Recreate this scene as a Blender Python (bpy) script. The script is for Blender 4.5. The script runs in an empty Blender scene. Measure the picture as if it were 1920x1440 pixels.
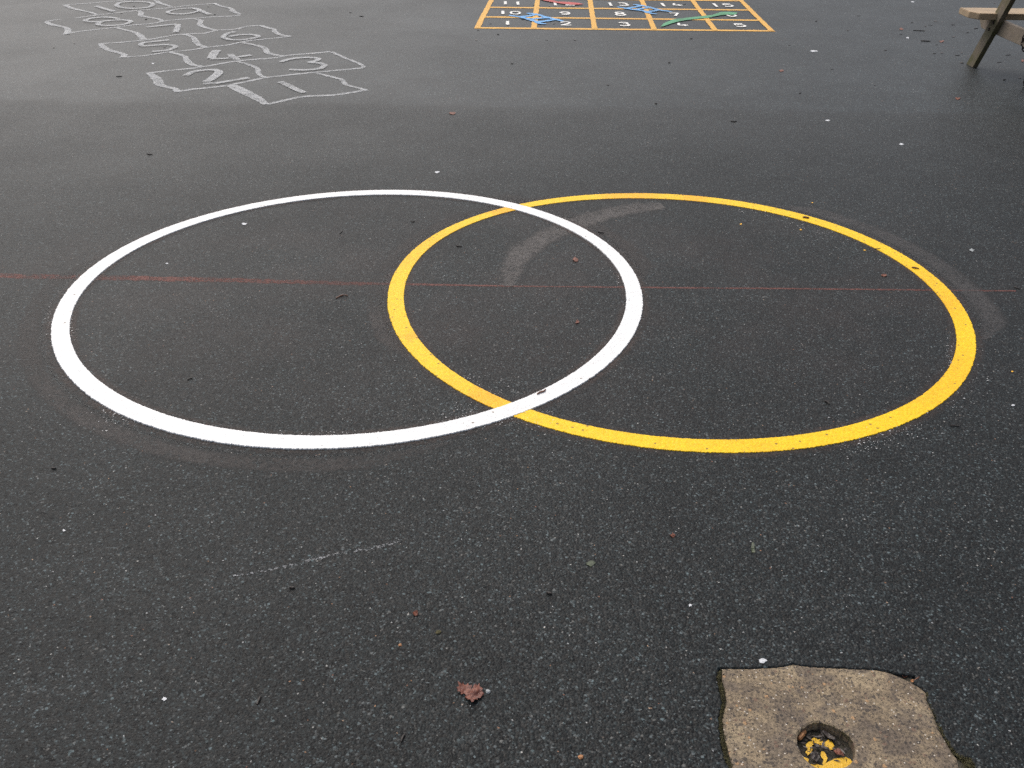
import bpy, bmesh, math, random
from mathutils import Vector, Matrix, noise

random.seed(7)
scene = bpy.context.scene
col = scene.collection

# ------------------------------------------------------------------ camera
F_PX, PITCH, ROLL, CAM_H = 1751.92, 0.54236768, 0.01347093, 1.5
W0, H0 = 1920.0, 1440.0
cp, sp, cr, sr = math.cos(PITCH), math.sin(PITCH), math.cos(ROLL), math.sin(ROLL)
lev_up = Vector((0, sp, cp))
fwd = Vector((0, cp, -sp))
lev_right = Vector((1, 0, 0))
cam_right = lev_right * cr + lev_up * sr
cam_up = lev_right * -sr + lev_up * cr
cam_data = bpy.data.cameras.new("camera")
cam = bpy.data.objects.new("camera", cam_data)
col.objects.link(cam)
m = Matrix((cam_right, cam_up, -fwd)).transposed().to_4x4()
m.translation = Vector((0, 0, CAM_H))
cam.matrix_world = m
cam_data.sensor_width = 36
cam_data.lens = 36 * F_PX / W0
cam_data.clip_start, cam_data.clip_end = 0.05, 1000
scene.camera = cam


def at(px, py, z=0.0):
    """where the sight line through a photo pixel meets the level z"""
    d = cam_right * ((px - W0 / 2) / F_PX) + cam_up * ((H0 / 2 - py) / F_PX) + fwd
    t = (z - CAM_H) / d.z
    return Vector((d.x * t, d.y * t, z))


# ------------------------------------------------------------------ helpers
def link(name, mesh, mat=None, parent=None, loc=None):
    o = bpy.data.objects.new(name, mesh)
    if mat:
        mesh.materials.append(mat)
    col.objects.link(o)
    if parent:
        o.parent = parent
        o.location = -Vector(parent.location) if loc is None else loc
    elif loc is not None:
        o.location = loc
    return o


def tag(o, label, cat, group=None, kind=None):
    if label:
        o["label"] = label
    if cat:
        o["category"] = cat
    if group:
        o["group"] = group
    if kind:
        o["kind"] = kind
    return o


def empty(name, loc, label, cat, group=None):
    o = bpy.data.objects.new(name, None)
    o.empty_display_size = 0.05
    col.objects.link(o)
    o.location = loc
    return tag(o, label, cat, group)


def mesh_from(verts, faces, name="mesh"):
    me = bpy.data.meshes.new(name)
    me.from_pydata([tuple(v) for v in verts], [], faces)
    me.update()
    return me


def catmull(pts, n=8, closed=False):
    pts = [Vector(p) for p in pts]
    if len(pts) < 3:
        a, b = pts[0], pts[-1]
        return [a.lerp(b, i / (n * 2)) for i in range(n * 2 + 1)]
    out = []
    N = len(pts)
    for i in range(N if closed else N - 1):
        if closed:
            p0, p1, p2, p3 = pts[(i - 1) % N], pts[i], pts[(i + 1) % N], pts[(i + 2) % N]
        else:
            p0, p1, p2, p3 = pts[max(i - 1, 0)], pts[i], pts[i + 1], pts[min(i + 2, N - 1)]
        for k in range(n):
            t = k / n
            out.append(0.5 * ((2 * p1) + (p2 - p0) * t + (2 * p0 - 5 * p1 + 4 * p2 - p3) * t * t
                              + (3 * p1 - p0 - 3 * p2 + p3) * t ** 3))
    if not closed:
        out.append(pts[-1])
    return out


def polyline(pts, n=6):
    pts = [Vector(p) for p in pts]
    out = []
    for a, b in zip(pts, pts[1:]):
        out += [a.lerp(b, i / n) for i in range(n)]
    return out + [pts[-1]]


def ribbon_geo(pts, width, z, closed=False, jit=0.0, taper=0.0):
    """a flat painted stroke; width is a number or one number for each control along the stroke"""
    P = [Vector((p[0], p[1], 0)) for p in pts]
    n = len(P)
    V, Fc, UV = [], [], []
    L = 0
    for i, p in enumerate(P):
        if closed:
            d0, d1 = p - P[i - 1], P[(i + 1) % n] - p
        else:
            d0 = p - P[max(i - 1, 0)]
            d1 = P[min(i + 1, n - 1)] - p
            if i == 0:
                d0 = d1
            if i == n - 1:
                d1 = d0
        d0 = d0.normalized() if d0.length > 1e-9 else Vector((1, 0, 0))
        d1 = d1.normalized() if d1.length > 1e-9 else d0
        t = (d0 + d1)
        t = t.normalized() if t.length > 1e-6 else d1
        nrm = Vector((-t.y, t.x, 0))
        c = max(0.55, abs(t.dot(d1)))
        if isinstance(width, (list, tuple)):
            s = i / max(1, n - 1) * (len(width) - 1)
            k = min(int(s), len(width) - 2)
            w = width[k] + (width[k + 1] - width[k]) * (s - k)
        else:
            w = width
        if taper and not closed:
            e = min(i, n - 1 - i) / max(1, n - 1)
            w *= min(1.0, 0.45 + e / taper * 0.55) if e < taper else 1.0
        w = w / 2 / c
        a = p + nrm * (w + random.uniform(-jit, jit))
        b = p - nrm * (w + random.uniform(-jit, jit))
        a.z = b.z = z
        V += [a, b]
        if i:
            L += (p - P[i - 1]).length
        UV += [(0.0, L), (1.0, L)]
    cnt = n if closed else n - 1
    for i in range(cnt):
        j = (i + 1) % n
        Fc.append((2 * i + 1, 2 * j + 1, 2 * j, 2 * i))
    return V, Fc, UV


class Geo:
    def __init__(self):
        self.v, self.f, self.uv = [], [], []

    def add(self, g):
        o = len(self.v)
        self.v += g[0]
        self.f += [tuple(i + o for i in f) for f in g[1]]
        self.uv += g[2] if len(g) > 2 and g[2] else [(0.5, 0)] * len(g[0])
        return self

    def mesh(self, name):
        me = mesh_from(self.v, self.f, name)
        uvl = me.uv_layers.new(name="UVMap")
        for lp in me.loops:
            uvl.data[lp.index].uv = self.uv[lp.vertex_index]
        return me


def poly_geo(pts, z):
    """one flat polygon, cut into triangles"""
    bm = bmesh.new()
    vs = [bm.verts.new((p[0], p[1], z)) for p in pts]
    f = bm.faces.new(vs)
    if f.calc_center_median() and f.normal.z < 0:
        f.normal_flip()
    bmesh.ops.triangulate(bm, faces=[f])
    bm.normal_update()
    for f in bm.faces:
        if f.normal.z < 0:
            f.normal_flip()
    bm.verts.index_update()
    V = [v.co.copy() for v in bm.verts]
    Fc = [tuple(v.index for v in f.verts) for f in bm.faces]
    bm.free()
    return V, Fc, None


def box_bm(bm, cx, cy, cz, sx, sy, sz, rot=None, bevel=0.0):
    r = bmesh.ops.create_cube(bm, size=1.0)
    vs = r["verts"]
    bmesh.ops.scale(bm, vec=(sx, sy, sz), verts=vs)
    if rot is not None:
        bmesh.ops.rotate(bm, cent=(0, 0, 0), matrix=rot, verts=vs)
    bmesh.ops.translate(bm, vec=(cx, cy, cz), verts=vs)
    if bevel:
        es = list({e for v in vs for e in v.link_edges})
        bmesh.ops.bevel(bm, geom=es, offset=bevel, segments=2, affect="EDGES", profile=0.6)


def bm_obj(name, bm, mat, parent=None, smooth=False, loc=None):
    me = bpy.data.meshes.new(name)
    bmesh.ops.recalc_face_normals(bm, faces=bm.faces)
    bm.to_mesh(me)
    bm.free()
    if smooth:
        for p in me.polygons:
            p.use_smooth = True
    return link(name, me, mat, parent, loc)


# ------------------------------------------------------------------ node helpers
class NT:
    def __init__(self, name, transparent=False):
        self.m = bpy.data.materials.new(name)
        self.m.use_nodes = True
        self.t = self.m.node_tree
        self.t.nodes.clear()
        self.out = self.t.nodes.new("ShaderNodeOutputMaterial")
        self.b = self.t.nodes.new("ShaderNodeBsdfPrincipled")
        self.l(self.b.outputs[0], self.out.inputs[0])
        self.tc = self.n("ShaderNodeTexCoord").outputs["Object"]

    def n(self, t, **kw):
        x = self.t.nodes.new(t)
        for k, v in kw.items():
            setattr(x, k, v)
        return x

    def l(self, a, b):
        self.t.links.new(a, b)

    def set(self, sock, v):
        if hasattr(v, "is_output") or isinstance(v, bpy.types.NodeSocket):
            self.l(v, sock)
        else:
            sock.default_value = v

    def math(self, op, a, b=0.0, c=None, clamp=False):
        x = self.n("ShaderNodeMath", operation=op, use_clamp=clamp)
        self.set(x.inputs[0], a)
        self.set(x.inputs[1], b)
        if c is not None:
            self.set(x.inputs[2], c)
        return x.outputs[0]

    def vmath(self, op, a, b):
        x = self.n("ShaderNodeVectorMath", operation=op)
        self.set(x.inputs[0], a)
        self.set(x.inputs[1], b)
        return x.outputs["Value"] if op == "DOT_PRODUCT" else x.outputs[0]

    def noise(self, scale, detail=4, rough=0.55, vec=None, dim="3D", dist=0.0):
        x = self.n("ShaderNodeTexNoise", noise_dimensions=dim)
        self.l(vec or self.tc, x.inputs["Vector"])
        x.inputs["Scale"].default_value = scale
        x.inputs["Detail"].default_value = detail
        x.inputs["Roughness"].default_value = rough
        x.inputs["Distortion"].default_value = dist
        return x.outputs["Fac"]

    def voro(self, scale, feature="F1", vec=None, rand=1.0, dim="2D"):
        x = self.n("ShaderNodeTexVoronoi", feature=feature, voronoi_dimensions=dim)
        self.l(vec or self.tc, x.inputs["Vector"])
        x.inputs["Scale"].default_value = scale
        x.inputs["Randomness"].default_value = rand
        return x

    def ramp(self, fac, stops, interp="LINEAR"):
        x = self.n("ShaderNodeValToRGB")
        x.color_ramp.interpolation = interp
        els = x.color_ramp.elements
        while len(els) < len(stops):
            els.new(0.5)
        for e, (p, c) in zip(els, stops):
            e.position = p
            e.color = (c, c, c, 1) if isinstance(c, (int, float)) else (*c, 1)
        self.l(fac, x.inputs[0])
        return x.outputs[0]

    def mix(self, fac, a, b, blend="MIX"):
        x = self.n("ShaderNodeMix", data_type="RGBA", blend_type=blend)
        self.set(x.inputs[0], fac)
        for s, v in ((x.inputs[6], a), (x.inputs[7], b)):
            self.set(s, (*v, 1) if isinstance(v, tuple) and len(v) == 3 else v)
        return x.outputs[2]

    def sep(self, c):
        x = self.n("ShaderNodeSeparateColor")
        self.l(c, x.inputs[0])
        return x.outputs

    def xyz(self, v):
        x = self.n("ShaderNodeSeparateXYZ")
        self.l(v, x.inputs[0])
        return x.outputs

    def smooth(self, v, lo, hi):
        x = self.n("ShaderNodeMapRange", interpolation_type="SMOOTHSTEP")
        self.set(x.inputs[0], v)
        x.inputs[1].default_value, x.inputs[2].default_value = lo, hi
        return x.outputs[0]

    def bump(self, h, dist, strength=1.0, normal=None):
        x = self.n("ShaderNodeBump")
        self.set(x.inputs["Height"], h)
        x.inputs["Distance"].default_value = dist
        self.set(x.inputs["Strength"], strength)
        if normal:
            self.l(normal, x.inputs["Normal"])
        return x.outputs[0]

    def go(self, color=None, rough=None, normal=None, alpha=None, spec=None):
        for k, v in (("Base Color", color), ("Roughness", rough), ("Normal", normal), ("Alpha", alpha),
                     ("Specular IOR Level", spec)):
            if v is not None:
                self.set(self.b.inputs[k], (*v, 1) if isinstance(v, tuple) and len(v) == 3 else v)
        return self.m


# ------------------------------------------------------------------ asphalt
def chip_layer(t, scale, warp=0.0):
    vec = t.tc
    if warp:
        nz = t.n("ShaderNodeTexNoise", noise_dimensions="3D")
        t.l(t.tc, nz.inputs["Vector"])
        nz.inputs["Scale"].default_value = scale * 1.3
        nz.inputs["Detail"].default_value = 1
        off = t.n("ShaderNodeVectorMath", operation="MULTIPLY_ADD")
        t.l(nz.outputs["Color"], off.inputs[0])
        off.inputs[1].default_value = (warp / scale,) * 3
        t.l(t.tc, off.inputs[2])
        vec = off.outputs[0]
    v = t.voro(scale, vec=vec)
    rel = t.vmath("SUBTRACT", vec, v.outputs["Position"])
    cc = t.vmath("SUBTRACT", v.outputs["Color"], (0.5, 0.5, 0.5))
    tilt = t.vmath("DOT_PRODUCT", rel, cc)          # each chip lies at its own slant
    return v, tilt


def asphalt():
    t = NT("wet_asphalt")
    y = t.xyz(t.tc)[1]
    x = t.xyz(t.tc)[0]
    va, ta = chip_layer(t, 185, 0.12)
    vb, tb = chip_layer(t, 330, 0.12)
    ra, rb = t.sep(va.outputs["Color"]), t.sep(vb.outputs["Color"])
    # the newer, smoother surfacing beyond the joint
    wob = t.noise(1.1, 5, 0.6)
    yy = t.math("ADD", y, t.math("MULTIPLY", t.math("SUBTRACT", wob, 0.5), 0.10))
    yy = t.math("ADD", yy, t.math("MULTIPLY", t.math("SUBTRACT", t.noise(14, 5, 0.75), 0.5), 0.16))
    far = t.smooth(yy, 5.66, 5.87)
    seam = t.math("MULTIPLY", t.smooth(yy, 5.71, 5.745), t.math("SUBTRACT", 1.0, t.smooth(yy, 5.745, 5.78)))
    # stone colours: mostly dark bitumen, a few bare pale chips
    lumA = t.ramp(ra[0], [(0.0, 0.007), (0.45, 0.012), (0.76, 0.019), (0.88, 0.034), (0.96, 0.068), (1.0, 0.13)])
    lumB = t.ramp(rb[0], [(0.0, 0.007), (0.5, 0.013), (0.84, 0.024), (0.94, 0.060), (1.0, 0.13)])
    pick = t.math("GREATER_THAN", ra[2], 0.52)
    lum = t.mix(pick, lumB, lumA)
    tint = t.ramp(ra[1], [(0.0, (0.72, 1.00, 1.06)), (0.6, (0.84, 1.0, 1.04)), (1.0, (1.02, 1.0, 0.92))])
    c = t.mix(1.0, lum, tint, "MULTIPLY")
    rare = t.math("GREATER_THAN", rb[1], 0.9985)
    rare_c = t.ramp(rb[2], [(0.0, (0.34, 0.35, 0.35)), (0.6, (0.36, 0.35, 0.32)), (0.8, (0.30, 0.18, 0.10)), (1.0, (0.22, 0.10, 0.07))])
    c = t.mix(rare, c, rare_c)
    # bitumen in the hollows between the chips
    da = va.outputs["Distance"]
    hollow = t.smooth(da, 0.38, 0.75)
    c = t.mix(t.math("MULTIPLY", hollow, 0.65), c, (0.014, 0.0145, 0.0145))
    # broad wear and stains
    big = t.ramp(t.noise(0.55, 5, 0.6), [(0.3, 0.84), (0.7, 1.16)])
    mid = t.ramp(t.noise(4.0, 6, 0.68), [(0.3, 0.78), (0.7, 1.22)])
    c = t.mix(1.0, c, big, "MULTIPLY")
    c = t.mix(1.0, c, mid, "MULTIPLY")
    # open pores where the fine mortar has gone
    pores = t.math("MULTIPLY", t.smooth(t.noise(62, 3, 0.6), 0.60, 0.68), t.math("SUBTRACT", 1.0, t.math("MULTIPLY", far, 0.7)))
    c = t.mix(t.math("MULTIPLY", pores, 0.75), c, (0.006, 0.006, 0.006))
    # faint red brick dust left round the circles
    dx = t.math("MULTIPLY", x, 0.42)
    dy = t.math("SUBTRACT", y, 3.2)
    rr = t.math("SQRT", t.math("ADD", t.math("MULTIPLY", dx, dx), t.math("MULTIPLY", dy, dy)))
    dust = t.math("MULTIPLY", t.math("SUBTRACT", 1.0, t.smooth(rr, 0.3, 1.3)), t.ramp(t.noise(2.4, 5, 0.65), [(0.4, 0.0), (0.8, 1.0)]))
    c = t.mix(t.math("MULTIPLY", dust, 0.28), c, (0.070, 0.046, 0.040))
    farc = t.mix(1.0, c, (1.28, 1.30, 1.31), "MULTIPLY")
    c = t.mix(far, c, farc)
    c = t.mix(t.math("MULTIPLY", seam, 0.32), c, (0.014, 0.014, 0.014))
    # relief
    ha = t.math("MULTIPLY", t.math("SUBTRACT", 0.8, da), 0.0026)
    h = t.math("ADD", ha, t.math("MULTIPLY", ta, 0.62))
    h = t.math("ADD", h, t.math("MULTIPLY", tb, 0.50))
    h = t.math("ADD", h, t.math("MULTIPLY", t.noise(34, 4, 0.65), 0.003))
    h = t.math("SUBTRACT", h, t.math("MULTIPLY", pores, 0.003))
    strength = t.math("SUBTRACT", 0.42, t.math("MULTIPLY", far, 0.20))
    nrm = t.bump(h, 1.0, strength)
    wet = t.noise(0.8, 4, 0.6)
    rough = t.math("SUBTRACT", t.ramp(wet, [(0.3, 0.51), (0.7, 0.40)]), t.math("MULTIPLY", far, 0.02))
    rough = t.math("ADD", rough, t.math("MULTIPLY", rb[2], 0.10))
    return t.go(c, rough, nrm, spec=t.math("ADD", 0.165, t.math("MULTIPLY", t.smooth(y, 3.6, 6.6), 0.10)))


def paint(name, ca, cb, patch=(0.45, 0.7), rough=0.55, speck=0.0, bump=0.5, patch_scale=2.2, spots=()):
    """thick road paint: the tarmac's chips still show through its surface"""
    t = NT(name)
    va, ta = chip_layer(t, 125, 0.5)
    f = t.ramp(t.noise(patch_scale, 5, 0.6), [(patch[0], 0.0), (patch[1], 1.0)])
    for sx_, sy_, r_ in spots:         # places where the coat was rubbed thin, in the band's own coordinates
        d = t.n("ShaderNodeVectorMath", operation="DISTANCE")
        t.l(t.tc, d.inputs[0])
        d.inputs[1].default_value = (sx_, sy_, 0.0026)
        dd = t.math("ADD", d.outputs["Value"], t.math("MULTIPLY", t.math("SUBTRACT", t.noise(22, 5, 0.7), 0.5), 0.16))
        rub = t.math("SUBTRACT", 1.0, t.smooth(dd, r_ * 0.4, r_ * 1.2))
        f = t.math("MAXIMUM", f, t.math("MULTIPLY", rub, t.ramp(t.noise(120, 4, 0.7), [(0.38, 0.5), (0.6, 1.6)])))
    c = t.mix(t.math("MINIMUM", f, 1.5), ca, cb)
    fine = t.ramp(t.noise(60, 4, 0.7), [(0.3, 0.82), (0.65, 1.05)])
    c = t.mix(1.0, c, fine, "MULTIPLY")
    if speck:                               # pinholes where the coat did not bridge the stones
        pin = t.math("MULTIPLY", t.smooth(t.noise(75, 3, 0.65), 0.66, 0.72), t.ramp(t.noise(3.5, 3, 0.6), [(0.45, 0.15), (0.62, 0.8)]))
        c = t.mix(pin, c, (0.10, 0.085, 0.07))
        vs = t.voro(70)
        s = t.sep(vs.outputs["Color"])
        dot = t.math("MULTIPLY", t.math("GREATER_THAN", s[0], 1 - speck), t.math("LESS_THAN", vs.outputs["Distance"], 0.28))
        c = t.mix(t.math("MULTIPLY", dot, 0.75), c, (0.12, 0.07, 0.03))
    h = t.math("ADD", t.math("MULTIPLY", t.math("SUBTRACT", 0.8, va.outputs["Distance"]), 0.002), t.math("MULTIPLY", ta, 0.35))
    return t.go(c, rough, t.bump(h, 1.0, bump), spec=0.3)


def worn(name, c0, lo, hi, a_max=1.0, soft=0.0, scale=90, rough=0.6, c1=None, patch=None):
    """thin worn paint or chalk: it stays on the tops of the chips; UV.x runs across the stroke"""
    t = NT(name)
    n1 = t.noise(scale, 3, 0.7)
    n2 = t.noise(7, 4, 0.6)
    a = t.math("ADD", t.math("MULTIPLY", n1, 0.6), t.math("MULTIPLY", n2, 0.4))
    vch, _ = chip_layer(t, 185, 0.12)
    a = t.math("ADD", a, t.math("MULTIPLY", t.math("SUBTRACT", t.sep(vch.outputs["Color"])[1], 0.5), 0.18))
    a = t.math("MULTIPLY", t.smooth(a, lo, hi), a_max)
    if soft:
        uv = t.n("ShaderNodeUVMap").outputs[0]
        u = t.xyz(uv)[0]
        e = t.math("MULTIPLY", t.smooth(u, 0.0, soft), t.math("SUBTRACT", 1.0, t.smooth(u, 1.0 - soft, 1.0)))
        a = t.math("MULTIPLY", a, e)
    if patch:
        a = t.math("MULTIPLY", a, t.ramp(t.noise(patch, 4, 0.6), [(0.36, 0.3), (0.60, 1.0)]))
    c = c0 if c1 is None else t.mix(t.ramp(t.noise(3, 4, 0.6), [(0.4, 0.0), (0.65, 1.0)]), c0, c1)
    va, ta = chip_layer(t, 125, 0.5)
    h = t.math("ADD", t.math("MULTIPLY", t.math("SUBTRACT", 0.8, va.outputs["Distance"]), 0.003), t.math("MULTIPLY", ta, 0.6))
    return t.go(c, rough, t.bump(h, 1.0, 0.5), a, spec=0.3)


M = {}
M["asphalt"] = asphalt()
M["white"] = paint("white_road_paint", (0.84, 0.84, 0.82), (0.80, 0.79, 0.76), rough=0.5, speck=0.012, bump=0.35)
M["yellow"] = paint("yellow_road_paint", (0.90, 0.565, 0.004), (0.88, 0.45, 0.010), (0.48, 0.72), rough=0.5, speck=0.035, bump=0.4, patch_scale=1.7,
                     spots=[(at(x_, y_).x - 0.59121, at(x_, y_).y - 3.19996, r_) for x_, y_, r_ in ((925, 742, 0.09), (772, 632, 0.04), (1180, 366, 0.16), (940, 394, 0.08), (1300, 370, 0.08))])
M["orange"] = paint("orange_line_paint", (0.72, 0.40, 0.075), (0.66, 0.36, 0.08), rough=0.6, bump=0.3)
M["numeral"] = paint("white_numeral_paint", (0.80, 0.79, 0.74), (0.74, 0.73, 0.68), rough=0.6, bump=0.3)
M["blue"] = paint("blue_line_paint", (0.15, 0.40, 0.74), (0.13, 0.30, 0.52), (0.45, 0.65), rough=0.6, bump=0.3)
M["green"] = paint("green_line_paint", (0.10, 0.33, 0.17), (0.065, 0.20, 0.10), (0.45, 0.7), rough=0.6, bump=0.3, patch_scale=4)
M["red"] = paint("red_line_paint", (0.50, 0.085, 0.075), (0.42, 0.09, 0.08), rough=0.6, bump=0.3)
M["chalk"] = worn("worn_white_paint", (0.58, 0.59, 0.59), 0.22, 0.60, 0.66, 0.0, 20, 0.7)
M["redline"] = worn("worn_red_paint", (0.17, 0.052, 0.038), 0.34, 0.62, 0.8, 0.25, 60, patch=2.0)
M["redline_thin"] = worn("faded_red_paint", (0.15, 0.052, 0.040), 0.24, 0.60, 0.85, 0.25, 60)
M["ghost"] = worn("scrubbed_grey_paint", (0.112, 0.102, 0.095), 0.20, 0.62, 0.74, 0.28, 36)
M["ghost_ring"] = worn("ghost_ring_paint", (0.070, 0.066, 0.064), 0.20, 0.62, 0.70, 0.28, 40)
M["ghost_faint"] = worn("faint_ghost_paint", (0.066, 0.058, 0.054), 0.22, 0.62, 0.66, 0.3, 40, patch=1.4)
M["halo"] = worn("brown_primer", (0.085, 0.060, 0.050), 0.30, 0.62, 0.55, 0.45, 80, patch=2.2)


def flat(name, ca, cb, scale=60, rough=0.6, bump=0.0, bscale=80):
    t = NT(name)
    c = t.mix(t.ramp(t.noise(scale, 4, 0.65), [(0.35, 0.0), (0.65, 1.0)]), ca, cb)
    return t.go(c, rough, t.bump(t.noise(bscale, 4, 0.6), bump, 1.0) if bump else None)


M["leaf"] = flat("red_brown_leaf", (0.21, 0.070, 0.040), (0.11, 0.034, 0.022), 90, 0.5, 0.003, 120)
M["leaf_rust"] = flat("rust_leaf", (0.20, 0.06, 0.028), (0.11, 0.035, 0.02), 150, 0.6)
M["leaf_dark"] = flat("dark_leaf", (0.045, 0.030, 0.022), (0.022, 0.016, 0.013), 120, 0.45)
M["leaf_green"] = flat("green_leaf", (0.045, 0.06, 0.022), (0.025, 0.036, 0.016), 120, 0.5)
M["twig"] = flat("dark_twig", (0.040, 0.030, 0.024), (0.018, 0.014, 0.012), 200, 0.6)
M["scrap"] = flat("damp_scrap", (0.055, 0.042, 0.034), (0.028, 0.023, 0.020), 200, 0.6)
M["twig_brown"] = flat("brown_twig", (0.20, 0.085, 0.045), (0.10, 0.045, 0.028), 200, 0.6)
M["wood_chip"] = flat("orange_wood_chip", (0.42, 0.20, 0.08), (0.30, 0.13, 0.05), 150, 0.6)
M["pale"] = flat("white_paint_drip", (0.66, 0.67, 0.68), (0.42, 0.43, 0.44), 150, 0.5)
M["fleck"] = flat("overspray_paint", (0.60, 0.60, 0.59), (0.34, 0.34, 0.34), 90, 0.5)
M["pale_grey"] = flat("pale_stone", (0.34, 0.36, 0.36), (0.24, 0.26, 0.26), 150, 0.6)
M["yellow_drip"] = flat("yellow_paint_drip", (0.78, 0.43, 0.02), (0.68, 0.34, 0.02), 150, 0.5)
M["moss"] = flat("damp_moss", (0.085, 0.074, 0.024), (0.040, 0.034, 0.014), 150, 0.8)
M["soil"] = flat("wet_soil", (0.040, 0.034, 0.018), (0.018, 0.015, 0.010), 90, 0.75, 0.004, 150)


def concrete():
    t = NT("aggregate_concrete")
    n = t.noise(9, 6, 0.65)
    c = t.ramp(n, [(0.25, (0.14, 0.106, 0.070)), (0.5, (0.255, 0.195, 0.124)), (0.7, (0.35, 0.277, 0.175))])
    stain = t.ramp(t.noise(14, 6, 0.7, dist=0.4), [(0.45, 0.0), (0.58, 1.0)])
    c = t.mix(t.math("MULTIPLY", stain, 0.62), c, (0.080, 0.064, 0.056))
    fine = t.ramp(t.noise(150, 5, 0.8), [(0.36, 0.28), (0.47, 0.85), (0.58, 1.15), (0.70, 1.5)])
    c = t.mix(1.0, c, fine, "MULTIPLY")
    v, _ = chip_layer(t, 120, 0.7)
    s = t.sep(v.outputs["Color"])
    stone = t.math("MULTIPLY", t.math("GREATER_THAN", s[0], 0.72), t.math("SUBTRACT", 1.0, t.smooth(t.math("MULTIPLY", v.outputs["Distance"], t.math("ADD", 0.7, s[2])), 0.24, 0.5)))
    sc = t.ramp(s[1], [(0.0, (0.045, 0.038, 0.034)), (0.5, (0.085, 0.068, 0.056)), (0.75, (0.16, 0.10, 0.07)), (0.9, (0.40, 0.24, 0.12)), (1.0, (0.48, 0.42, 0.34))], "CONSTANT")
    c = t.mix(t.math("MULTIPLY", stone, 0.8), c, sc)
    v2 = t.voro(240)
    s2 = t.sep(v2.outputs["Color"])
    pit = t.math("MULTIPLY", t.math("GREATER_THAN", s2[0], 0.86), t.math("LESS_THAN", v2.outputs["Distance"], 0.36))
    c = t.mix(t.math("MULTIPLY", pit, 0.8), c, (0.05, 0.042, 0.036))
    gl = t.math("MULTIPLY", t.math("GREATER_THAN", s2[1], 0.975), t.math("LESS_THAN", v2.outputs["Distance"], 0.36))
    c = t.mix(gl, c, (0.52, 0.47, 0.40))
    h = t.math("ADD", t.math("MULTIPLY", t.noise(170, 5, 0.7), 0.0022), t.math("MULTIPLY", stone, 0.0006))
    h = t.math("SUBTRACT", h, t.math("MULTIPLY", pit, 0.0012))
    return t.go(c, 0.75, t.bump(h, 1.0, 0.9), spec=0.35)


M["concrete"] = concrete()


def timber(name, ca, cb, green=0.0):
    t = NT(name)
    mp = t.n("ShaderNodeMapping")
    t.l(t.tc, mp.inputs[0])
    mp.inputs["Scale"].default_value = (1.5, 26, 26)
    g = t.noise(2.2, 6, 0.65, vec=mp.outputs[0], dist=0.6)
    c = t.mix(t.ramp(g, [(0.35, 0.0), (0.65, 1.0)]), ca, cb)
    c = t.mix(t.ramp(t.noise(6, 4, 0.6), [(0.45, 0.0), (0.75, 0.5)]), c, (0.10, 0.085, 0.07))
    if green:
        c = t.mix(t.ramp(t.noise(8, 4, 0.6), [(0.40, 0.0), (0.62, green)]), c, (0.085, 0.085, 0.022))
    return t.go(c, 0.7, t.bump(g, 0.002, 1.0))


# ------------------------------------------------------------------ ground with the slab's opening
slab_px = [(1354, 1255.4), (1371, 1254.2), (1392, 1254.6), (1416.7, 1254), (1445.8, 1252.5), (1469, 1249.6), (1486.7, 1246.5), (1500, 1248.6),
           (1515.8, 1250.2), (1540, 1251.5), (1562.5, 1252.5), (1585, 1254), (1609, 1254.8), (1628, 1255.6), (1644, 1257.4), (1659, 1260.6), (1673, 1264.7),
           (1686, 1270.4), (1699.6, 1276.4), (1717, 1285.6), (1727, 1292), (1734.6, 1299), (1736.5, 1306), (1737.5, 1313.8), (1742, 1324), (1747.7, 1334),
           (1754, 1353), (1760.8, 1372), (1769, 1386), (1778.3, 1401), (1785, 1412), (1793, 1424.6), (1797.5, 1440), (1806, 1470), (1811, 1500),
           (1818, 1560), (1700, 1572), (1600, 1576), (1500, 1574), (1378, 1570),
           (1376, 1500), (1373, 1462), (1371.5, 1440), (1368.5, 1421.7), (1362.7, 1398), (1356.9, 1375), (1355, 1360), (1355.4, 1345.8), (1359, 1331), (1362.7, 1316.7),
           (1361, 1306), (1359.8, 1296), (1357, 1287), (1354, 1278.8), (1352.5, 1267)]
open_px = [(1346, 1250), (1371, 1250.5), (1416.7, 1250.5), (1445.8, 1249.5), (1469, 1246.5), (1486.7, 1243.5), (1515.8, 1247.5),
           (1562.5, 1249.8), (1609, 1252), (1644, 1253.5), (1668, 1256.5), (1684, 1261), (1703, 1262), (1718, 1267), (1722, 1274), (1716, 1280), (1730, 1289),
           (1741, 1297), (1742, 1312), (1754, 1334), (1760, 1352), (1770, 1366), (1773, 1377), (1787, 1398), (1800, 1414), (1822, 1420), (1832, 1436), (1826, 1456),
           (1822, 1480), (1828, 1580), (1600, 1592), (1368, 1588),
           (1362, 1500), (1362, 1462), (1364, 1440), (1356, 1424), (1350, 1398), (1346, 1370), (1345, 1345), (1351, 1316), (1346, 1290), (1341, 1270)]


def ragged(pts, step, amp, seed):
    rnd = random.Random(seed)
    out = []
    n = len(pts)
    for i in range(n):
        a, b = pts[i], pts[(i + 1) % n]
        k = max(1, int((b - a).length / step))
        for j in range(k):
            p = a.lerp(b, j / k)
            out.append(p + Vector((rnd.uniform(-amp, amp), rnd.uniform(-amp, amp), 0)))
    return out


opening = ragged([at(*p) for p in open_px], 0.006, 0.0016, 3)
SLAB_Z = -0.0035
slab_out = ragged([at(p[0], p[1], SLAB_Z) for p in slab_px], 0.004, 0.0010, 5)

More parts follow.
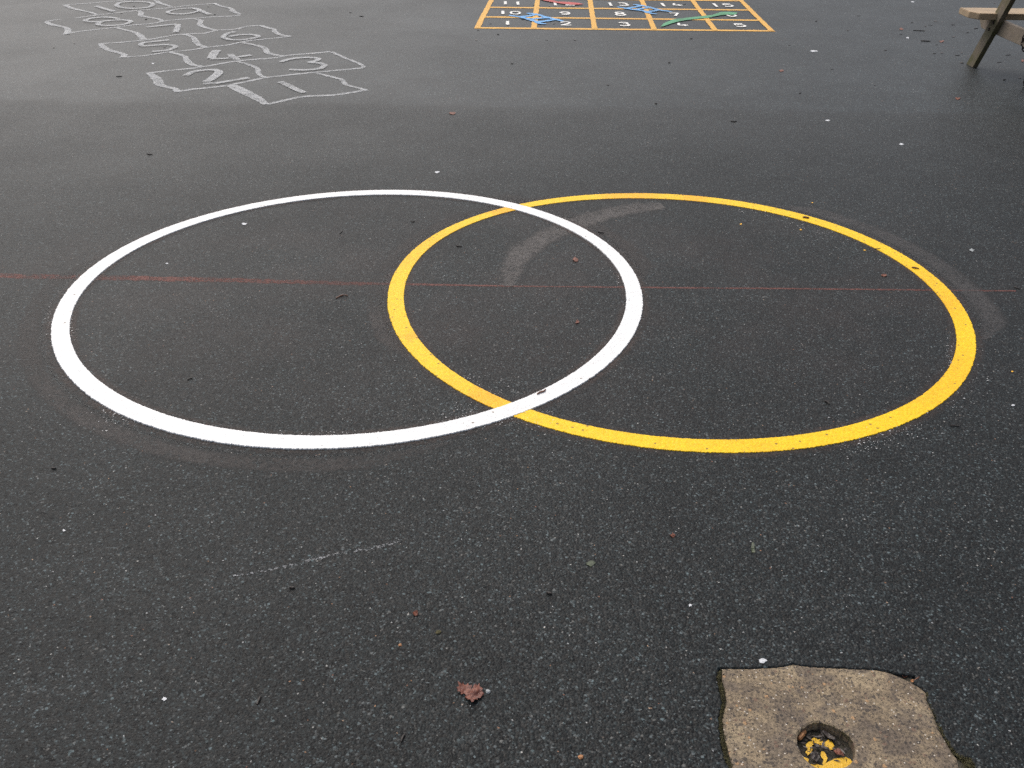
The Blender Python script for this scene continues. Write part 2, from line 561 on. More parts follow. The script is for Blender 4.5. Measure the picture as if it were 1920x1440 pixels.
bm = bmesh.new()
inner = [bm.verts.new((p.x, p.y, 0)) for p in opening]
S = 120.0
ring = []
for k in range(40):
    a = 2 * math.pi * k / 40
    ring.append(bm.verts.new((3.2 * math.cos(a) + 0.6, 3.2 * math.sin(a) + 1.1, 0)))
outer = [bm.verts.new((S * math.cos(2 * math.pi * k / 40), S * math.sin(2 * math.pi * k / 40) + 20, 0)) for k in range(40)]
edges = [bm.edges.new((inner[i], inner[(i + 1) % len(inner)])) for i in range(len(inner))]
edges += [bm.edges.new((ring[i], ring[(i + 1) % 40])) for i in range(40)]
bmesh.ops.triangle_fill(bm, use_beauty=True, use_dissolve=False, edges=edges, normal=(0, 0, 1))
for i in range(40):
    j = (i + 1) % 40
    bm.faces.new((ring[i], outer[i], outer[j], ring[j]))
# worn lip and sides of the opening
cen = sum((Vector((p.x, p.y, 0)) for p in opening), Vector()) / len(opening)
rows = [inner]
for off, z in ((0.0025, -0.0018), (0.0045, -0.006), (0.006, -0.05)):
    row = []
    for i, p in enumerate(opening):
        a, b = opening[i - 1], opening[(i + 1) % len(opening)]
        tdir = (b - a).normalized()
        nn = Vector((-tdir.y, tdir.x, 0))
        if nn.dot(cen - p) < 0:
            nn = -nn
        row.append(bm.verts.new((p.x + nn.x * off, p.y + nn.y * off, z)))
    rows.append(row)
for ra_, rb_ in zip(rows, rows[1:]):
    for i in range(len(opening)):
        j = (i + 1) % len(opening)
        bm.faces.new((ra_[i], ra_[j], rb_[j], rb_[i]))
bmesh.ops.recalc_face_normals(bm, faces=bm.faces)
up = sum(f.normal.z * f.calc_area() for f in bm.faces)
if up < 0:
    bmesh.ops.reverse_faces(bm, faces=bm.faces)
me = bpy.data.meshes.new("ground")
bm.to_mesh(me)
bm.free()
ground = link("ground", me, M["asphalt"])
tag(ground, None, None, kind="structure")

# soil seen in the gap round the slab
bm = bmesh.new()
bmesh.ops.create_grid(bm, x_segments=60, y_segments=50, size=0.5)
for v in bm.verts:
    v.co = Vector((cen.x + v.co.x * 0.62, cen.y + v.co.y * 0.52, 0))
    v.co.z = -0.007 + 0.005 * noise.noise(v.co * 60) + 0.004 * noise.noise(v.co * 17)
for v in bm.verts:      # the slab's socket goes deeper than the gap
    if math.hypot(v.co.x - at(1548, 1399).x, v.co.y - at(1548, 1399).y) < 0.085:
        v.co.z = -0.045
soil = bm_obj("soil", bm, M["soil"], smooth=True)
tag(soil, None, None, kind="structure")

# ------------------------------------------------------------------ concrete slab with its socket
HC = at(1548, 1399, SLAB_Z)
HR = 0.0535
hole_ring = []
for k in range(72):
    a = 2 * math.pi * k / 72
    r = HR * (1 + 0.035 * math.sin(2 * a + 0.6) + 0.02 * math.sin(3 * a + 2) + 0.02 * math.sin(5 * a)) + random.uniform(-0.0009, 0.0009)
    hole_ring.append(Vector((HC.x + r * math.cos(a), HC.y + r * math.sin(a), SLAB_Z)))
slab = empty("concrete_slab", (HC.x, HC.y, -0.05), "mottled tan concrete slab set flush in the tarmac with a round socket hole", "slab")
bm = bmesh.new()
o_v = [bm.verts.new(p) for p in slab_out]
i_v = [bm.verts.new(p) for p in hole_ring]


def shrink(pts, d, inward=True):
    out = []
    n = len(pts)
    cc = sum(pts, Vector()) / n
    for i, p in enumerate(pts):
        tdir = (pts[(i + 2) % n] - pts[i - 2]).normalized()
        nn = Vector((-tdir.y, tdir.x, 0))
        if (nn.dot(cc - p) < 0) == inward:
            nn = -nn
        out.append(p + nn * d)
    return out


# chamfered, chipped outer arris
top_in = shrink(slab_out, 0.0045)
t_v = [bm.verts.new(Vector((p.x, p.y, SLAB_Z + 0.0022))) for p in top_in]
h_out = shrink(hole_ring, 0.004, inward=False)
ht_v = [bm.verts.new(Vector((p.x, p.y, SLAB_Z + 0.0022))) for p in h_out]
ed = []
for L_ in (t_v, ht_v):
    ed += [bm.edges.new((L_[i], L_[(i + 1) % len(L_)])) for i in range(len(L_))]
bmesh.ops.triangle_fill(bm, use_beauty=True, use_dissolve=False, edges=ed, normal=(0, 0, 1))
for A_, B_ in ((t_v, o_v), (ht_v, i_v)):
    for i in range(len(A_)):
        j = (i + 1) % len(A_)
        bm.faces.new((A_[i], A_[j], B_[j], B_[i]))
for L_, dz in ((o_v, -0.05), (i_v, -0.034)):
    low = [bm.verts.new((v.co.x, v.co.y, v.co.z + dz)) for v in L_]
    for i in range(len(L_)):
        j = (i + 1) % len(L_)
        bm.faces.new((L_[i], L_[j], low[j], low[i]))
bmesh.ops.recalc_face_normals(bm, faces=bm.faces)
if sum(f.normal.z * f.calc_area() for f in bm.faces) < 0:
    bmesh.ops.reverse_faces(bm, faces=bm.faces)
me = bpy.data.meshes.new("slab_body")
bm.to_mesh(me)
bm.free()
link("slab_body", me, M["concrete"], slab)

# floor of the socket: dark grit with rubbed yellow paint
FZ = SLAB_Z - 0.022
g = Geo()
N = 40
V, Fc = [], []
for j in range(N + 1):
    for i in range(N + 1):
        u, v = (i / N * 2 - 1), (j / N * 2 - 1)
        r = max(abs(u), abs(v))
        d = math.hypot(u, v)
        s = r / d if d > 1e-6 else 0
        p = Vector((HC.x + u * s * HR * 1.06, HC.y + v * s * HR * 1.06, 0))
        p.z = FZ + 0.0022 * noise.noise(p * 95) + 0.003 * (math.hypot(u * s, v * s) ** 4)
        V.append(p)
for j in range(N):
    for i in range(N):
        a = j * (N + 1) + i
        Fc.append((a, a + 1, a + N + 2, a + N + 1))
me = mesh_from(V, Fc)
for p in me.polygons:
    p.use_smooth = True
link("socket_floor", me, M["soil"], slab)

t = NT("rubbed_yellow_paint")
a = t.math("ADD", t.math("MULTIPLY", t.noise(190, 4, 0.7), 0.55), t.math("MULTIPLY", t.noise(55, 4, 0.6), 0.45))
M["rubbed"] = t.go(t.mix(t.noise(80, 3, 0.6), (0.72, 0.44, 0.015), (0.62, 0.34, 0.012)), 0.45,
                   t.bump(t.noise(140, 4, 0.6), 0.002), t.smooth(a, 0.34, 0.45))


def c4(pts):   # photo pixels from the enlarged crop of the slab
    return [(1300 + x / 3.4286, 1200 + y / 3.4286) for x, y in pts]


g = Geo()
ZY = FZ + 0.0040
for pts in ([(690, 742), (712, 752), (742, 764), (738, 780), (752, 800), (790, 797), (830, 806), (862, 785), (905, 764), (945, 758), (980, 752), (1012, 770), (1022, 782),
             (1005, 830), (985, 880), (930, 905), (840, 900), (760, 860), (705, 790)],
            [(722, 668), (748, 652), (762, 650), (757, 636), (778, 626), (800, 640), (822, 636), (838, 662), (868, 640), (890, 650), (908, 682), (900, 702), (880, 708),
             (850, 690), (812, 672), (778, 662), (765, 678), (770, 702), (756, 722), (735, 742), (722, 722), (738, 700), (724, 690)],
            [(822, 715), (842, 718), (856, 740), (862, 760), (850, 796), (828, 800), (836, 770), (818, 745)]):
    P = [at(p[0], p[1], ZY) for p in c4(pts)]
    P = ragged(P, 0.002, 0.0007, 11)
    g.add(poly_geo(P, ZY))
link("paint_remnant", g.mesh("paint_remnant"), M["rubbed"], slab)


# ------------------------------------------------------------------ loose bits
def crumpled(name, pts_px, z, mat, lift=0.004, sub=3, seed=0, curl=0.0):
    """a thin leaf or flake from its outline, buckled, resting on the ground"""
    P = [at(p[0], p[1], z) for p in pts_px]
    c = sum(P, Vector()) / len(P)
    bm = bmesh.new()
    vs = [bm.verts.new(p - c) for p in P]
    f = bm.faces.new(vs)
    bmesh.ops.triangulate(bm, faces=[f])
    for _ in range(sub):
        bmesh.ops.subdivide_edges(bm, edges=bm.edges[:], cuts=1, use_grid_fill=True)
    size = max((v.co.length for v in bm.verts), default=0.01)
    for v in bm.verts:
        q = Vector((v.co.x, v.co.y, seed * 3.7)) / size
        v.co.z = lift * (0.6 + 0.9 * noise.noise(q * 1.6) + 0.5 * noise.noise(q * 4.1)) + curl * (v.co.length / size) ** 2
        v.co.z = max(v.co.z, 0.0006)
        v.co.x += size * 0.05 * noise.noise(q * 5 + Vector((9, 0, 0)))
        v.co.y += size * 0.05 * noise.noise(q * 5 + Vector((0, 9, 0)))
    geo = bmesh.ops.extrude_face_region(bm, geom=bm.faces[:])
    for v in [e for e in geo["geom"] if isinstance(e, bmesh.types.BMVert)]:
        v.co.z += 0.0006
    return bm_obj(name, bm, mat, smooth=False, loc=c)


def blob_px(cx, cy, rx, ry, n=9, seed=0, jag=0.35):
    r = random.Random(seed)
    return [(cx + rx * math.cos(2 * math.pi * k / n) * (1 - jag * r.random()), cy + ry * math.sin(2 * math.pi * k / n) * (1 - jag * r.random())) for k in range(n)]


def twig(name, pts_px, rad, mat, z=0.0, bend=0.002):
    """a short tapered stick lying on the ground"""
    P = catmull([at(p[0], p[1], z) for p in pts_px], 5)
    c = sum(P, Vector()) / len(P)
    V, Fc = [], []
    n = len(P)
    for i, p in enumerate(P):
        d = (P[min(i + 1, n - 1)] - P[max(i - 1, 0)]).normalized()
        sd = Vector((-d.y, d.x, 0))
        s = i / (n - 1)
        r = rad * (0.55 + 0.6 * math.sin(math.pi * (0.15 + 0.75 * s))) * random.uniform(0.85, 1.15)
        lift = rad + bend * math.sin(math.pi * s)
        for k in range(6):
            a = 2 * math.pi * k / 6
            V.append(p - c + sd * (r * math.cos(a)) + Vector((0, 0, lift + r * math.sin(a))))
    for i in range(n - 1):
        for k in range(6):
            Fc.append((i * 6 + k, i * 6 + (k + 1) % 6, (i + 1) * 6 + (k + 1) % 6, (i + 1) * 6 + k))
    Fc.append(tuple(range(5, -1, -1)))
    Fc.append(tuple((n - 1) * 6 + k for k in range(6)))
    return link(name, mesh_from(V, Fc), mat, loc=c)


def pebble(name, cx, cy, r_px, mat, seed=0, squash=0.5):
    c = at(cx, cy, 0)
    sc = (at(cx + 1, cy, 0) - c).length
    bm = bmesh.new()
    bmesh.ops.create_icosphere(bm, subdivisions=2, radius=r_px * sc)
    for v in bm.verts:
        k = 1 + 0.35 * noise.noise(v.co / (r_px * sc) * 1.3 + Vector((seed, 0, 0)))
        v.co *= k
        v.co.z = max(v.co.z * squash, -0.001)
    return bm_obj(name, bm, mat, loc=c + Vector((0, 0, 0.001)))


# ------------------------------------------------------------------ the two big circles
CIRC = {
    "white": dict(c=(-0.58338, 3.19762), o=[1.05793, 0.00634, -0.01548, -0.00016, 0.00623, -0.0041, 0.00166, 0.00141, -0.00257], i=[0.99696, 0.00689, -0.0153, 0.00229, 0.00643, -0.00375, 0.00079, 0.00128, -0.00026], z=0.0042),
    "yellow": dict(c=(0.59121, 3.19996), o=[1.05812, 0.00174, -0.01027, -0.00054, 0.00455, -0.00139, 0.00164, -0.00269, -0.00113], i=[0.99746, -0.00298, -0.01114, 0.00256, 0.00089, 0.00117, 0.00279, -0.00376, -0.00178], z=0.0026),
}


def fourier(co, th):
    r = co[0]
    for k in range(1, (len(co) - 1) // 2 + 1):
        r += co[2 * k - 1] * math.cos(k * th) + co[2 * k] * math.sin(k * th)
    return r


def circle_ring(key, n=2600):
    C = CIRC[key]
    cx, cy = C["c"]
    V, Fc = [], []
    rnd = random.Random(key)
    for i in range(n):
        th = 2 * math.pi * i / n
        ro = fourier(C["o"], th) + rnd.uniform(-0.0016, 0.0016) + 0.0011 * noise.noise(Vector((math.cos(th) * 60, math.sin(th) * 60, 1)))
        ri = fourier(C["i"], th) + rnd.uniform(-0.0010, 0.0010) + 0.0009 * noise.noise(Vector((math.cos(th) * 60, math.sin(th) * 60, 5)))
        for r, z in ((ri - 0.001, 0.0005), (ri, C["z"]), (ro, C["z"]), (ro + 0.001, 0.0005)):
            V.append(Vector((r * math.cos(th), r * math.sin(th), z)))
    for i in range(n):
        j = (i + 1) % n
        for k in range(3):
            Fc.append((i * 4 + k, i * 4 + k + 1, j * 4 + k + 1, j * 4 + k))
    return mesh_from(V, Fc)


def halo_geo(key, r0, r1, z, a0=0.0, a1=2 * math.pi, n=240, edge="o"):
    C = CIRC[key]
    V, Fc, UV = [], [], []
    closed = a1 - a0 > 6.28
    for i in range(n + (0 if closed else 1)):
        th = a0 + (a1 - a0) * i / n
        r = fourier(C[edge], th)
        s_ = 1.0 if closed else min(1.0, 0.15 + 0.85 * min(i, n - i) / (0.10 * n))   # the smear narrows out at its ends
        for d, u in ((r0, 0.0), (r0 + (r1 - r0) * s_, 1.0)):
            V.append(Vector((C["c"][0] + (r + d) * math.cos(th), C["c"][1] + (r + d) * math.sin(th), z)))
            UV.append((u, th))
    for i in range(n):
        j = (i + 1) % n if closed else i + 1
        Fc.append((2 * i, 2 * i + 1, 2 * j + 1, 2 * j))
    return V, Fc, UV


def flecks(regions, z, seed, smin=0.0008, smax=0.0022):
    """tiny spots of paint that the brush and spray missed the line with"""
    rnd = random.Random(seed)
    g = Geo()
    for (x, y, sx, sy, n) in regions:
        for _ in range(int(n * 0.9)):
            c = at(x + rnd.gauss(0, sx), y + rnd.gauss(0, sy), z)
            r = rnd.uniform(smin, smax) * rnd.choice((0.6, 0.8, 1, 1.3))
            k = rnd.randint(4, 6)
            a0 = rnd.random() * 6
            st = rnd.uniform(0.5, 1.6)
            pts = [c + Vector((st * r * math.cos(a0 + 2 * math.pi * q / k) * rnd.uniform(0.6, 1), r * math.sin(a0 + 2 * math.pi * q / k) * rnd.uniform(0.6, 1), 0)) for q in range(k)]
            zz = z + rnd.uniform(0, 0.0008)
            g.add(([Vector((p.x, p.y, zz)) for p in pts], [tuple(range(k))], None))
    return g.mesh("flecks")


for key, nm, lab in (("white", "painted_circle", "large white painted circle on the tarmac, crossing over the yellow one"),
                     ("yellow", "painted_circle", "large yellow painted circle on the tarmac, passing under the white one")):
    C = CIRC[key]
    root = empty(nm, (C["c"][0], C["c"][1], 0), lab, "painted circle", "two overlapping painted circles")
    link("painted_band", circle_ring(key), M[key], root, Vector((0, 0, 0)))
    g = Geo()
    g.add(halo_geo(key, -0.02, 0.035, 0.0012 if key == "white" else 0.0010))
    g.add(halo_geo(key, -0.03, 0.015, 0.0015 if key == "white" else 0.0011, edge="i"))
    h = link("primer_edge", g.mesh("primer_edge"), M["halo"], root)
    if key == "white":
        reg = [(930, 790, 22, 6, 60), (880, 778, 20, 12, 50), (1010, 790, 30, 12, 45), (845, 775, 25, 10, 30), (215, 772, 14, 10, 40), (240, 790, 14, 8, 20),
               (92, 600, 4, 16, 25), (133, 612, 3, 18, 26), (1140, 490, 14, 20, 45), (1165, 530, 6, 14, 25), (520, 372, 20, 4, 20), (190, 790, 20, 14, 25), (640, 812, 60, 2, 40), (840, 787, 30, 4, 24)]
        link("paint_flecks", flecks(reg, 0.0022, 21), M["fleck"], root)["kind"] = "stuff"
    else:
        reg = [(1440, 402, 20, 6, 55), (1490, 420, 22, 7, 75), (1540, 438, 22, 8, 90), (1580, 452, 16, 7, 45), (1650, 478, 16, 8, 40), (1390, 396, 20, 4, 20), (1780, 660, 5, 18, 45),
               (1640, 825, 30, 10, 80), (1700, 805, 30, 10, 50), (1800, 745, 24, 24, 40), (1600, 840, 30, 8, 40), (1690, 780, 60, 3, 10), (1840, 700, 20, 24, 30), (930, 738, 22, 8, 40), (880, 712, 16, 6, 20)]
        link("paint_flecks", flecks(reg, 0.0019, 22), M["fleck"], root)["kind"] = "stuff"

# old marks scrubbed out round and inside the circles
def ghost(name, key, r0, r1, a0, a1, z, lab, mat="ghost_ring"):
    g = Geo().add(halo_geo(key, r0, r1, z, math.radians(a0), math.radians(a1)))
    return tag(link(name, g.mesh(name), M[mat]), lab, "faded mark")


ghost("scrubbed_arc", "yellow", 0.02, 0.14, -20, 56, 0.0005, "faded grey scrubbed arc hugging the right outer side of the yellow circle")
ghost("scrubbed_arc", "yellow", 0.012, 0.085, 112, 212, 0.0006, "faded grey scrubbed arc hugging the left outer side of the yellow circle", "ghost_faint")
ghost("scrubbed_arc", "white", 0.03, 0.115, 168, 292, 0.0007, "faded grey scrubbed arc below the lower left of the white circle", "ghost_faint")
ghost("scrubbed_arc", "white", 0.02, 0.11, 5, 66, 0.0008, "faded grey scrubbed arc hugging the right outer side of the white circle", "ghost_faint")


def c5(x, y):
    return (680 + x / 3.0, 340 + y / 3.0)


ctr = [(820, 590), (832, 520), (870, 440), (935, 372), (1040, 308), (1150, 258), (1270, 212), (1400, 178), (1540, 150), (1690, 138)]
P = catmull([at(*c5(*p)) for p in ctr], 8)
g = Geo().add(ribbon_geo(P, [0.05, 0.10, 0.14, 0.16, 0.16, 0.16, 0.16, 0.16, 0.15, 0.10], 0.0009, jit=0.012))
tag(link("scrubbed_arc", g.mesh("scrubbed_arc"), M["ghost"]), "pale brownish grey scrubbed arc inside the top of the yellow circle", "faded mark")

# thin red court line
g = Geo().add(ribbon_geo(polyline([at(-260, 513), at(120, 519), at(420, 525), at(700, 532)], 24), [0.058, 0.052, 0.050, 0.036], 0.0002, jit=0.006))
red_line = empty("court_line", at(700, 532), "thin worn red line running straight across the tarmac through both circles", "line marking")
link("worn_stretch", g.mesh("worn_stretch"), M["redline"], red_line)
g = Geo().add(ribbon_geo(polyline([at(700, 532), at(1000, 537), at(1500, 541.5), at(1905, 545.5)], 30), [0.026, 0.014, 0.016, 0.016], 0.0003, jit=0.002))
link("faint_stretch", g.mesh("faint_stretch"), M["redline_thin"], red_line)

# scuffed chalk line in the foreground
P = catmull([at(430, 1081), at(470, 1075), at(540, 1062), at(600, 1046), at(660, 1034), at(710, 1026), at(750, 1013)], 10)
g = Geo().add(ribbon_geo(P, [0.006, 0.010, 0.012, 0.014, 0.014, 0.014, 0.012], 0.0008, jit=0.002))
M["scuff"] = worn("chalk_dust", (0.40, 0.41, 0.42), 0.50, 0.60, 0.75, 0.25, 230, patch=9.0)
tag(link("chalk_scuff", g.mesh("chalk_scuff"), M["scuff"]), "broken trail of white chalk slanting across the foreground tarmac", "chalk mark")

# ------------------------------------------------------------------ hopscotch
hop = empty("hopscotch", at(360, 100), "worn white hopscotch with wobbly cells numbered 1 to 10", "hopscotch")
HZ = 0.0015
LW = 0.055


def stroke(name, pts, w, z, mat, root, smooth=True, jit=0.004, taper=0.0, closed=False):
    P = [at(p[0], p[1], z) for p in pts]
    P = catmull(P, 7, closed) if smooth else polyline(P, 8)
    w = [q * 0.74 for q in w] if isinstance(w, list) else w * 0.60
    g = Geo().add(ribbon_geo(P, w, z, closed=closed, jit=jit, taper=taper))
    return link(name, g.mesh(name), mat, root)


lines = [
    ([(501, 195.5), (530, 189), (562, 182), (594, 179.5), (624, 178), (655, 174), (688, 168.5)], 0.06),
    ([(426, 160.2), (462, 153), (496, 146), (546, 140), (594.6, 135), (640, 131), (680, 127.3)], 0.055),
    ([(333, 172), (350, 169), (363, 167), (395, 164), (424, 160.5)], 0.06),
    ([(274, 137.3), (303.5, 133.8), (328.7, 130.9), (360, 128), (383.7, 124.7), (415, 119), (443, 114.4), (475, 111.5), (512, 108.6), (546, 103), (580, 100.3), (620, 96.5)], 0.055),
    ([(223, 107.4), (263, 105), (293, 101), (315, 97.2), (356, 93.7), (388, 88.7), (425, 84.5), (449, 79.7), (469.6, 75.8), (513.3, 71.5), (545, 67.8)], 0.05),
    ([(185, 82), (236, 78.5), (276.7, 74.2), (305, 69.5), (331, 64.9), (360, 63.2), (385, 62), (405.4, 56.9), (440.4, 54.7), (462.3, 49.6), (488.5, 47.4)], 0.05),
    ([(117, 64.3), (144, 59.6), (160, 57.5), (190, 54.2), (222.5, 50), (249.6, 46.7), (290, 43.3), (312, 38.9), (361.7, 34.3), (401, 31.4), (432, 30.2), (446, 28.6), (450, 26)], 0.05),
    ([(86, 40), (114, 35.9)], 0.06), ([(141, 33.9), (175, 29), (215.7, 24.4), (249.6, 20.3), (285, 17), (323.8, 13.9), (360, 9.5), (406.9, 6.1)], 0.05),
    ([(117, 9.2), (154.8, 6.8), (222.5, 1.4), (262, -2)], 0.045),
    # wavy short sides
    ([(434, 160), (447, 166.5), (462, 174), (480, 183), (500, 195.5)], [0.08, 0.105, 0.10, 0.09, 0.05]),
    ([(594.5, 137), (617, 142.7), (640, 149), (648, 158), (668, 164), (687, 168.5)], 0.05),
    ([(622, 97.2), (647, 108.6), (668, 116.5), (680, 123), (680, 127)], 0.05),
    ([(280, 137.3), (293, 147), (299, 158), (312, 162.5), (326.5, 166), (334, 172)], [0.06, 0.085, 0.08, 0.05, 0.05, 0.07]),
    ([(443, 114.4), (470.8, 122.5), (483, 129.3), (485.7, 139), (498, 146)], 0.052),
    ([(318, 97.5), (344.8, 105), (350.5, 113), (360.8, 121), (383.7, 125.3)], [0.045, 0.05, 0.065, 0.06, 0.05]),
    ([(455, 80), (480, 84.6), (496, 90.3), (501, 98), (514, 102.5), (531.5, 104.7)], [0.045, 0.045, 0.055, 0.06, 0.055, 0.045]),
    ([(189, 82), (194, 88), (206, 94.3), (226, 99.5), (233, 103), (231, 107.5)], [0.05, 0.065, 0.055, 0.05, 0.06, 0.06]),
    ([(345.6, 64.2), (361.7, 69.5), (367.5, 78), (374.8, 85), (388, 88.7)], [0.05, 0.05, 0.065, 0.06, 0.05]),
    ([(489, 47.6), (498.8, 51), (514, 55), (515, 59), (528, 65.5), (545, 68)], [0.06, 0.055, 0.05, 0.06, 0.055, 0.045]),
    ([(214.4, 50.8), (228, 54.2), (249.6, 59.6), (260.4, 64.5), (269, 74.3)], [0.05, 0.05, 0.05, 0.065, 0.07]),
    ([(363, 34.7), (376, 38.2), (374.5, 45.5), (384, 51), (405, 56.6)], [0.05, 0.06, 0.065, 0.06, 0.045]),
    ([(87, 40), (95, 45.4), (121, 51), (127.5, 56), (125, 64)], [0.05, 0.065, 0.05, 0.07, 0.06]),
    ([(261, 20.5), (265, 25), (264, 29), (279.4, 32.5), (299, 36), (304, 40.6)], [0.05, 0.07, 0.06, 0.045, 0.05, 0.045]),
    ([(402, 6.4), (414, 11), (433, 16), (436.5, 20.5), (448, 25.8)], [0.055, 0.045, 0.05, 0.07, 0.05]),
    ([(122, 9.5), (135.8, 15.6), (158, 20.5), (174, 24.3), (182, 29)], [0.06, 0.055, 0.04, 0.045, 0.06]),
    ([(289, -2), (298, 5), (308, 8.2), (322, 12.8)], [0.05, 0.06, 0.05, 0.05]),
]
for k, (pts, w) in enumerate(lines):
    stroke("cell_outline", pts, w, HZ + 0.0001 * k, M["chalk"], hop)
hop_digits = {
    "1": [([(525, 153), (548, 163.5), (570, 173.5)], 0.062, False)],
    "2": [([(348, 141.4), (363, 134.2), (388, 130.6), (405, 131.4), (410, 135.5), (402, 143.5), (386, 153.5)], [0.06, 0.055, 0.055, 0.06, 0.075, 0.08, 0.07], False),
          ([(381, 156.4), (402, 155.8), (434, 150.8), (466, 145.3)], 0.06, False)],
    "3": [([(526, 115.5), (546, 110), (575, 107.4), (596, 109.3), (594, 113), (582, 116.5), (600, 118.3), (608, 122.5), (597, 128.6), (569, 130.9), (542, 130)], 0.055, False)],
    "4": [([(406, 93.7), (400, 102), (396, 109)], 0.085, False), ([(394, 110), (420, 109.3), (443, 107), (471, 103)], 0.055, False), ([(431, 101), (436, 106), (446, 112)], 0.062, False)],
    "5": [([(317.3, 74.5), (293, 77), (270, 79.6), (264, 83), (268, 85.8), (285, 85), (304, 83.6), (320, 84), (329, 87.4), (314, 93.6), (285, 96.3)], 0.052, False)],
    "6": [([(440.4, 59), (426, 63), (419, 69.5), (434.6, 74.2), (462.3, 73.4), (484, 68.6), (476.9, 65.3), (455, 64.4), (430, 68)], 0.055, False)],
    "7": [([(274, 50.4), (300, 48), (330, 44.7)], 0.05, False), ([(333, 45.2), (333, 52), (329, 60.3)], 0.062, False)],
    "8": [([(191, 40.2), (170, 40.6), (160, 38.5), (171, 33.9), (195.4, 31.7), (217, 33.5), (221, 36)], 0.055, False),
          ([(190, 40.5), (204, 38.4), (229, 37.2), (245, 39.5), (233.3, 45.2), (202, 47.6), (184, 45.5)], 0.055, True)],
    "9": [([(371, 20.6), (350, 25.3), (324, 25.4), (315, 21.9), (331, 17), (360, 14.8), (372, 17)], 0.05, True), ([(364, 14.8), (378, 20.5), (393, 26.8)], 0.06, False)],
    "10": [([(180, 11), (196, 16), (214, 21)], 0.06, False), ([(219, 9), (228, 4), (253, 2.4), (280, 4.2), (287, 8.5), (278, 13), (252, 15.6), (227, 13.6)], 0.055, True)],
}
z = HZ + 0.0030
for d, sts in hop_digits.items():
    g = Geo()
    for pts, w, cl in sts:
        z += 0.0002
        P = catmull([at(p[0], p[1], z) for p in pts], 7, cl)
        w = [q * 0.80 for q in w] if isinstance(w, list) else w * 0.76
        g.add(ribbon_geo(P, w, z, closed=cl, jit=0.003))
    o = link("numeral", g.mesh("numeral"), M["chalk"], hop)
    o["label"] = "hopscotch numeral " + d

# ------------------------------------------------------------------ numbered snakes board
board = empty("number_board", at(1170, 30), "orange grid of numbered squares with painted snakes and ladders on the far tarmac", "number grid")
hl = [((889.5, 52), (1452.3, 57.8)), ((906.5, 31.6), (1424, 38)), ((915.5, 13.5), (1407, 18.8)), ((930, -3.6), (1388, 1.3)), ((938, -18.5), (1371, -14.5))]
vl = [((894.6, 52.2), (931, -19)), ((1001, 53), (1010.2, -18)), ((1114.8, 54), (1103.6, -17.2)), ((1226.8, 55.4), (1196.3, -16.4)), ((1341, 56.8), (1286.5, -15.5)), ((1446.8, 57.8), (1373.5, -15))]
z = 0.002
for a, b in hl:
    z += 0.0002
    g = Geo().add(ribbon_geo(polyline([at(*a, z), at(*b, z)], 60), 0.062, z, jit=0.004))
    link("grid_line", g.mesh("grid_line"), M["orange"], board)
for a, b in vl:
    z += 0.0002
    g = Geo().add(ribbon_geo(polyline([at(*a, z), at(*b, z)], 40), 0.047, z, jit=0.003))
    link("grid_line", g.mesh("grid_line"), M["orange"], board)
GL = {   # strokes in a unit box, width 1, height 1
    "1": [([(0.5, 0.0), (0.5, 1.0)], False, 0)],
    "2": [([(0.08, 0.80), (0.25, 0.94), (0.5, 1.0), (0.8, 0.93), (0.90, 0.74), (0.75, 0.52), (0.4, 0.28), (0.10, 0.10)], False, 1), ([(0.02, 0.06), (0.98, 0.06)], False, 0)],
    "3": [([(0.08, 0.86), (0.3, 0.95), (0.6, 0.96), (0.84, 0.84), (0.80, 0.64), (0.5, 0.53), (0.82, 0.45), (0.92, 0.26), (0.7, 0.07), (0.35, 0.04), (0.05, 0.14)], False, 1)],
    "4": [([(0.30, 1.0), (0.12, 0.38)], False, 0), ([(0.04, 0.36), (0.98, 0.36)], False, 0), ([(0.66, 0.58), (0.66, 0.08)], False, 0)],
    "5": [([(0.86, 0.95), (0.16, 0.95)], False, 0), ([(0.16, 1.0), (0.13, 0.52), (0.30, 0.60), (0.6, 0.62), (0.86, 0.48), (0.88, 0.25), (0.66, 0.06), (0.35, 0.04), (0.06, 0.12)], False, 1)],
    "6": [([(0.86, 0.88), (0.55, 0.97), (0.22, 0.80), (0.10, 0.45), (0.25, 0.10), (0.55, 0.03), (0.85, 0.15), (0.90, 0.34), (0.72, 0.52), (0.45, 0.54), (0.18, 0.40)], False, 1)],
    "7": [([(0.04, 0.94), (0.96, 0.94)], False, 0), ([(0.88, 0.90), (0.40, 0.0)], False, 0)],
    "8": [([(0.5, 0.54), (0.20, 0.62), (0.16, 0.82), (0.5, 0.97), (0.84, 0.82), (0.80, 0.62)], True, 1), ([(0.5, 0.50), (0.14, 0.40), (0.10, 0.18), (0.5, 0.03), (0.90, 0.18), (0.86, 0.40)], True, 1)],
    "9": [([(0.14, 0.12), (0.45, 0.03), (0.78, 0.20), (0.90, 0.55), (0.75, 0.90), (0.45, 0.97), (0.15, 0.85), (0.10, 0.66), (0.28, 0.48), (0.55, 0.46), (0.82, 0.60)], False, 1)],
    "0": [([(0.5, 0.04), (0.14, 0.22), (0.08, 0.5), (0.14, 0.78), (0.5, 0.96), (0.86, 0.78), (0.92, 0.5), (0.86, 0.22)], True, 1)],
}
